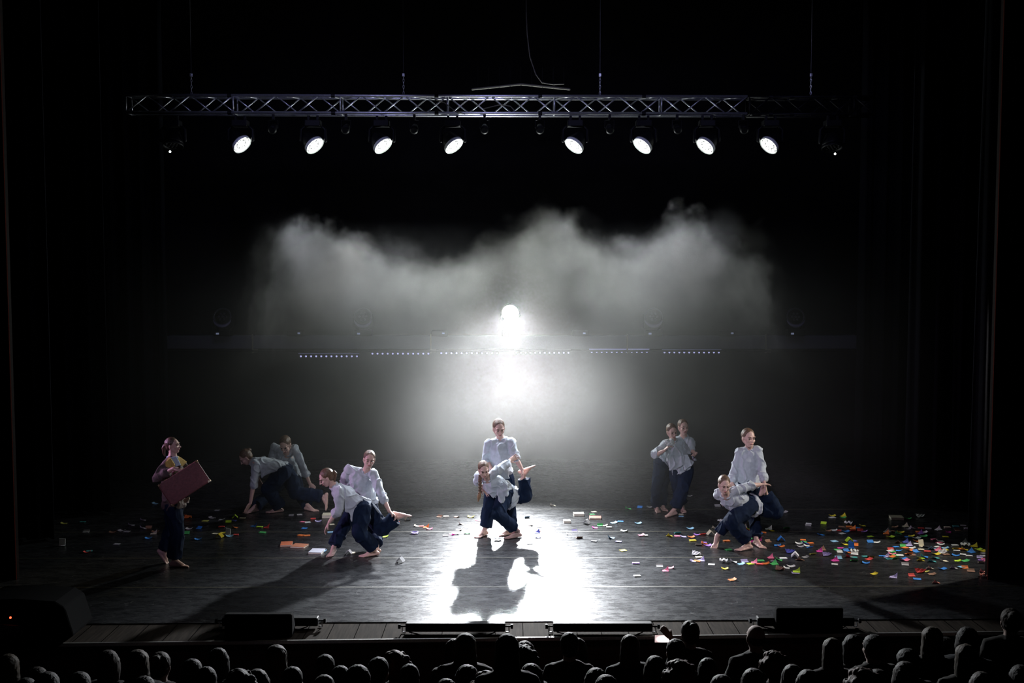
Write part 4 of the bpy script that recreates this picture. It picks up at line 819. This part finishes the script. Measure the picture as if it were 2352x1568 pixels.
# ================================================================== AUDIENCE
STYLES = {}
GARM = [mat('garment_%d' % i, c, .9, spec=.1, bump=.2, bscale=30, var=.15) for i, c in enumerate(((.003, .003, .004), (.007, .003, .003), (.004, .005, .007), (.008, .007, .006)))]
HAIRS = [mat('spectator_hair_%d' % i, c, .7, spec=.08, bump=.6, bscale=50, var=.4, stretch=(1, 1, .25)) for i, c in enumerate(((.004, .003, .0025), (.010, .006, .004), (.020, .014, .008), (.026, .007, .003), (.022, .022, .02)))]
def spectator(style, arm=None):
    ax = head_axes(180, 4, 0); hc = Vector((0, 0, -.125)); root = thing('person', 'x', 'person'); b = MB(); q = head(b, hc, ax, 1.0)
    b.tube([hc + Vector((0, -.01, -.05)), (0, -.02, -.26)], [.052, .060], 12)
    def to(mb, g):
        mb.rings([((0, .0, -.87), Vector((.17 + g, 0, 0)), Vector((0, .12 + g, 0))), ((0, -.01, -.62), Vector((.14 + g, 0, 0)), Vector((0, .10 + g, 0))), ((0, -.02, -.42), Vector((.165 + g, 0, 0)), Vector((0, .105 + g, 0))),
                  ((0, -.03, -.30), Vector((.13 + g, 0, 0)), Vector((0, .08 + g, 0))), ((0, -.02, -.245), Vector((.06 + g, 0, 0)), Vector((0, .055 + g, 0)))], 18)
    to(b, 0); gm = MB(); to(gm, .02)
    for s in (-1, 1):
        if arm and s == 1:
            pts = [Vector(a) for a in arm]; b.tube(pts, [.04, .038, .024], 10); gm.tube([(.0, -.03, -.29), pts[0]], [.075, .07], 12); gm.tube([pts[0], pts[1], pts[1].lerp(pts[2], .7)], [.062, .055, .045], 12)
            hand(b, pts[2], Vector((-.6, .2, .7)), Vector((-.3, 1, 0)), -1, .8)
        else:
            E_, W_ = Vector((s * .24, .02, -.58)), Vector((s * .14, .25, -.68)); b.tube([(s * .17, -.02, -.33), E_], [.045, .036], 10); b.tube([E_, W_], [.036, .024], 10); hand(b, W_, Vector((-s * .3, .8, -.3)), Vector((0, 0, -1)), s, .5)
            gm.tube([(.0, -.03, -.29), (s * .17, -.02, -.33), E_], [.075, .068, .055], 12); gm.tube([E_, E_.lerp(W_, .85)], [.055, .045], 12)
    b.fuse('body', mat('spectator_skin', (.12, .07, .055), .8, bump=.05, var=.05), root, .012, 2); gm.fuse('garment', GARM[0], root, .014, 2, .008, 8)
    if style == 'bald': h = MB(); h.ell(q(-.03, 0, .0), (ax[0] * .082, ax[1] * .077, ax[2] * .06), 16, 10); hm = h
    else:
        hm = hair_mesh(q, ax, 1.05 if style != 'curly' else 1.25, 'slick')
        if style == 'long':
            hm.rings([(hc + Vector((0, -.02, .04)), Vector((.085, 0, 0)), Vector((0, .09, 0))), (hc + Vector((0, -.03, -.08)), Vector((.095, 0, 0)), Vector((0, .08, 0))), (hc + Vector((0, -.055, -.20)), Vector((.105, 0, 0)), Vector((0, .06, 0))), (hc + Vector((0, -.075, -.36)), Vector((.08, 0, 0)), Vector((0, .04, 0)))], 16)
        if style == 'bob': hm.rings([(hc + Vector((0, -.01, .05)), Vector((.09, 0, 0)), Vector((0, .10, 0))), (hc + Vector((0, -.015, -.04)), Vector((.102, 0, 0)), Vector((0, .10, 0))), (hc + Vector((0, -.02, -.13)), Vector((.09, 0, 0)), Vector((0, .08, 0)))], 16)
        if style == 'bun': hm.sph(hc + Vector((0, -.10, .09)), .045)
        if style == 'curly':
            for i in range(60):
                a, e_ = random.uniform(0, 2 * PI), random.uniform(-.5, 1.5); hm.sph(hc + Vector((math.cos(a) * math.cos(e_) * .115, -.02 + math.sin(a) * math.cos(e_) * .11, .03 + math.sin(e_) * .11)), .026, 8, 6)
    hm.fuse('hair', HAIRS[0], root, .009, 2, .0035 if style != 'bald' else 0, 28, .4)
    return root
for st in ('short', 'long', 'bob', 'bun', 'curly', 'bald'): STYLES[st] = [spectator(st), False]
SPEC = """20,1505 l|85,1535 b|110,1546 s|183,1546 s|250,1496 b|316,1495 L|369,1500 u|442,1516 s|473,1534 s|503,1491 b|551,1548 c|592,1540 b|636,1484 l|631,1506 b|673,1534 s|748,1506 s|782,1532 s|745,1553 b|820,1530 s|871,1512 s|909,1504 c|
941,1528 s|1045,1470 b|1070,1457 L|1164,1459 L|1205,1475 u|1201,1492 c|1072,1530 b|1218,1527 b|1212,1549 b|1308,1455 s|1326,1468 b|1446,1460 L|1368,1537 b|1392,1553 b|1504,1509 b|1583,1428 u|1562,1525 c|1024,1562 b|
1736,1436 B|1627,1514 b|1779,1504 c|1731,1538 b|1820,1529 b|1856,1541 b|1910,1468 l|1958,1460 b|2006,1460 s|2080,1522 b|2016,1540 b|1983,1545 c|2140,1442 l|2172,1466 b|2223,1443 b|2217,1482 L|2255,1546 b|2322,1400 u|2083,1492 s|1655,1552 s|1120,1552 c|2345,1530 b|60,1560 s|330,1556 b"""
STN = dict(l='long', L='long', b='bob', s='short', u='bun', c='curly', B='bald')
STD = dict(long='long-haired', bob='bob-haired', short='short-haired', bun='bun-haired', curly='curly-haired', bald='close-cropped')
def slot(y):
    return (9.62, 0) if y < 1478 else (9.02, 1) if y < 1515 else (8.45, 2) if y < 1540 else (7.85, 3)
RN = ['row nearest the stage', 'second row from stage', 'third row from stage', 'nearest row to camera']
MARK = [('at far left below the loudspeaker', 0, 200), ('left, before the box monitor', 200, 500), ('below the left box monitor', 500, 680), ('right of the left box monitor', 680, 920), ('below the left light bar', 920, 1165), ('between the two light bars', 1165, 1270),
        ('below the right light bar', 1270, 1500), ('right of the glowing phone', 1500, 1700), ('just left of right box monitor', 1700, 1783), ('below the right box monitor', 1783, 1945), ('right of the right box monitor', 1945, 2120), ('far right', 2120, 2400)]
sg = {}
for tk in SPEC.replace('\n', '').split('|'):
    xy, c = tk.split(); x, y = map(int, xy.split(',')); Y, r_ = slot(y); mk = [m for m in MARK if m[1] <= x < m[2]][0][0]; sg.setdefault((STN[c], r_, mk), []).append((x, y, Y, c))
random.seed(5)
PLACED = []
for (st, r_, mk), lst in sorted(sg.items(), key=lambda t: str(t[0])):
    lst.sort()
    for i, (x, y, Y, c) in enumerate(lst):
        Y += random.uniform(-.05, .05)
        while Y > 7.4 and any(abs(x - a) < 78 and abs(Y - b) < .33 for a, b in PLACED): Y -= .06
        PLACED.append((x, Y))
        p = P(x, y - 2, Y); src, used = STYLES[st]
        if used: o = ctree(src)
        else: o = src; STYLES[st][1] = True
        o.location = p; o.rotation_euler = (random.uniform(-.05, .05), 0, random.uniform(-.30, .30)); wx = random.uniform(.93, 1.08); o.scale = (wx, wx, 1)
        nm = '' if len(lst) == 1 else (', left one' if i == 0 else ', right one' if i == len(lst) - 1 else ', middle one')
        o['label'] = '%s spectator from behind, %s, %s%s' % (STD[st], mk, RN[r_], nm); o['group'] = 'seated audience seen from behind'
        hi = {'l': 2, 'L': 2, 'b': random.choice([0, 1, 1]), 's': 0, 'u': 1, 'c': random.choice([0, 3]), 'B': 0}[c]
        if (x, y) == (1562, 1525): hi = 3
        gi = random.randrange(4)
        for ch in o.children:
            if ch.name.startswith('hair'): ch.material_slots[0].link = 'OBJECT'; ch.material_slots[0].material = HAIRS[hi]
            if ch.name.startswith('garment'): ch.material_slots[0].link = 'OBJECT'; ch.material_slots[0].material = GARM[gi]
# the one filming with a phone
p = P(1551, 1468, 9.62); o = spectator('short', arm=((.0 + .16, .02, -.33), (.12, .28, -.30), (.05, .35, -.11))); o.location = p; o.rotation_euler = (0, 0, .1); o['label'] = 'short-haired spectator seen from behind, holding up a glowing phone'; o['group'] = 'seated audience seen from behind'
c = P(1522, 1466, 10.02); t = thing('phone', 'glowing phone held up sideways below the right light bar end', 'phone', c)
MB().box((0, 0, 0), (.158, .009, .078)).build('case', METALBLK, t, bevel=.006)
sm = bpy.data.materials.new('phone_picture'); sm.use_nodes = True; nt = sm.node_tree; b = nt.nodes['Principled BSDF']; b.inputs['Base Color'].default_value = (.02, .02, .02, 1)
tc = nt.nodes.new('ShaderNodeTexCoord'); gr = nt.nodes.new('ShaderNodeTexGradient'); gr.gradient_type = 'SPHERICAL'; mp = nt.nodes.new('ShaderNodeMapping'); mp.inputs['Location'].default_value = (-.15, 0, .1); mp.inputs['Scale'].default_value = (11, 1, 22)
cr = nt.nodes.new('ShaderNodeValToRGB'); cr.color_ramp.elements[0].color = (.30, .22, .22, 1); cr.color_ramp.elements[0].position = .05; cr.color_ramp.elements[1].color = (1, .86, .84, 1); cr.color_ramp.elements[1].position = .55
nt.links.new(tc.outputs['Object'], mp.inputs[0]); nt.links.new(mp.outputs[0], gr.inputs[0]); nt.links.new(gr.outputs[0], cr.inputs[0]); nt.links.new(cr.outputs[0], b.inputs['Emission Color']); b.inputs['Emission Strength'].default_value = 2.2
MB().box((0, -.0052, 0), (.148, .001, .070)).build('screen', sm, t)
# ================================================================== HAZE
def haze():
    x0, x1, y0, y1, z0, z1 = -6.0, 6.0, 14.9, 20.3, 0.01, 5.4
    o = MB().box(((x0 + x1) / 2, (y0 + y1) / 2, (z0 + z1) / 2), (x1 - x0, y1 - y0, z1 - z0)).build('haze', None)
    tag(o, 'white theatrical smoke billowing around the backlight across the rear of the stage', 'smoke'); o['kind'] = 'stuff'
    m = bpy.data.materials.new('smoke'); m.use_nodes = True; nt = m.node_tree; N = nt.nodes; L = nt.links; N.remove(N['Principled BSDF'])
    out = N['Material Output']; vs = N.new('ShaderNodeVolumeScatter'); vs.inputs['Color'].default_value = (.95, .95, .92, 1); vs.inputs['Anisotropy'].default_value = .15; L.new(vs.outputs[0], out.inputs['Volume'])
    tc = N.new('ShaderNodeTexCoord'); sp = N.new('ShaderNodeSeparateXYZ'); L.new(tc.outputs['Object'], sp.inputs[0])
    def M(op, a, b=None, c=None, cl=False):
        n = N.new('ShaderNodeMath'); n.operation = op; n.use_clamp = cl
        for i, v in enumerate((a, b, c)):
            if v is None: continue
            if isinstance(v, (int, float)): n.inputs[i].default_value = v
            else: L.new(v, n.inputs[i])
        return n.outputs[0]
    X, Y, Z = sp.outputs
    no = N.new('ShaderNodeTexNoise'); no.inputs['Scale'].default_value = 1.35; no.inputs['Detail'].default_value = 4; no.inputs['Roughness'].default_value = .62; L.new(tc.outputs['Object'], no.inputs['Vector'])
    nz = M('SUBTRACT', no.outputs[0], .5)
    def curve(src, lo, hi, pts, vmax):
        fc = N.new('ShaderNodeFloatCurve'); c = fc.mapping.curves[0]
        pts = [((x - lo) / (hi - lo), v / vmax) for x, v in pts]
        c.points[0].location = pts[0]; c.points[1].location = pts[-1]
        for p in pts[1:-1]: c.points.new(*p)
        for p in c.points: p.handle_type = 'AUTO'
        fc.mapping.update()
        t = M('DIVIDE', M('SUBTRACT', src, lo), hi - lo, cl=True); L.new(t, fc.inputs['Value']); return M('MULTIPLY', fc.outputs[0], vmax)
    SY = 18.0
    def zx(px, py): p = P(px, py, SY); return (p.x, p.z)
    prof = [zx(*q) for q in ((480, 1000), (590, 900), (630, 700), (655, 580), (700, 535), (790, 545), (860, 575), (940, 590), (1050, 600), (1120, 560), (1180, 550), (1250, 515), (1320, 525), (1400, 565), (1450, 570), (1500, 535), (1550, 515), (1630, 545), (1690, 570), (1730, 690), (1790, 900), (1860, 1000))]
    prof = [(-6.8, .1)] + [p for p in prof if -6.7 < p[0] < 6.7] + [(6.8, .1)]
    top = curve(X, -6.8, 6.8, prof, 6.0)
    # distance under the ragged upper surface
    dep = M('SUBTRACT', M('ADD', top, M('MULTIPLY', nz, 2.3)), Z)
    edge = M('MULTIPLY', M('DIVIDE', dep, .30), 1.0, cl=True)
    # thick near the top, thinning downward
    thick = M('ADD', .30, M('MULTIPLY', M('SUBTRACT', 1.0, M('DIVIDE', M('MAXIMUM', dep, 0.0), 1.9), cl=True), 1.0))
    lat = M('ADD', .50, M('MULTIPLY', M('DIVIDE', M('ABSOLUTE', M('SUBTRACT', X, -.05)), 4.0, cl=True), 1.7))      # more smoke out to the sides, evening out the lamp's falloff
    billow = M('ADD', .12, M('MULTIPLY', M('MAXIMUM', M('ADD', nz, .16), 0.0), 4.2))
    yy = M('DIVIDE', M('SUBTRACT', Y, 18.0), 1.5); slab = M('POWER', 2.718, M('MULTIPLY', M('MULTIPLY', yy, yy), -1.0))
    cloud = M('MULTIPLY', M('MULTIPLY', M('MULTIPLY', edge, thick), M('MULTIPLY', lat, billow)), slab)
    # thin general haze under the cloud line
    low = M('MULTIPLY', M('DIVIDE', M('SUBTRACT', 4.3, Z), 2.0, cl=True), .0030)
    # denser plume in the lower beam
    def sq(v, c, r): q = M('DIVIDE', M('SUBTRACT', v, c), r); return M('MULTIPLY', q, q)
    rr = M('SQRT', M('ADD', M('ADD', sq(X, LAMP.x, 1.0), sq(Y, LAMP.y, 1.0)), sq(Z, LAMP.z, 1.0)))
    near = M('DIVIDE', M('ADD', rr, .10), 3.3, cl=True)
    pl = M('POWER', 2.718, M('MULTIPLY', M('ADD', M('ADD', sq(X, .22, 1.6), sq(Y, 16.6, 1.3)), sq(Z, 1.6, 1.0)), -1.0))
    p2 = M('POWER', 2.718, M('MULTIPLY', M('ADD', M('ADD', sq(X, .2, 4.3), sq(Y, 17.0, 1.8)), sq(Z, 1.1, 2.0)), -1.0))
    low = M('ADD', M('ADD', low, M('MULTIPLY', M('MULTIPLY', pl, near), .048)), M('MULTIPLY', M('MULTIPLY', M('MULTIPLY', p2, .12), M('DIVIDE', M('SUBTRACT', 4.3, Z), 1.2, cl=True)), M('SUBTRACT', 1.0, M('MULTIPLY', M('POWER', 2.718, M('MULTIPLY', sq(X, .2, 1.5), -1.0)), .88))))
    # ground mist hanging low at the very back
    mist = M('MULTIPLY', M('POWER', 2.718, M('DIVIDE', Z, -.38)), M('MULTIPLY', M('DIVIDE', M('SUBTRACT', Y, 15.6), 3.0, cl=True), .055))
    low = M('ADD', low, mist)
    # density cut near lamp to tame glare, and the cloud floats above the floor
    cloud = M('MULTIPLY', M('MULTIPLY', cloud, M('POWER', near, 1.8)), M('DIVIDE', M('SUBTRACT', Z, 1.9), 1.3, cl=True)); low = M('MULTIPLY', M('MULTIPLY', low, near), M('MULTIPLY', near, near))
    d = M('ADD', M('MULTIPLY', cloud, .20), M('MULTIPLY', low, M('ADD', .5, M('MULTIPLY', no.outputs[0], 1.0))))
    L.new(d, vs.inputs['Density']); o.data.materials.append(m)
    return o
haze()
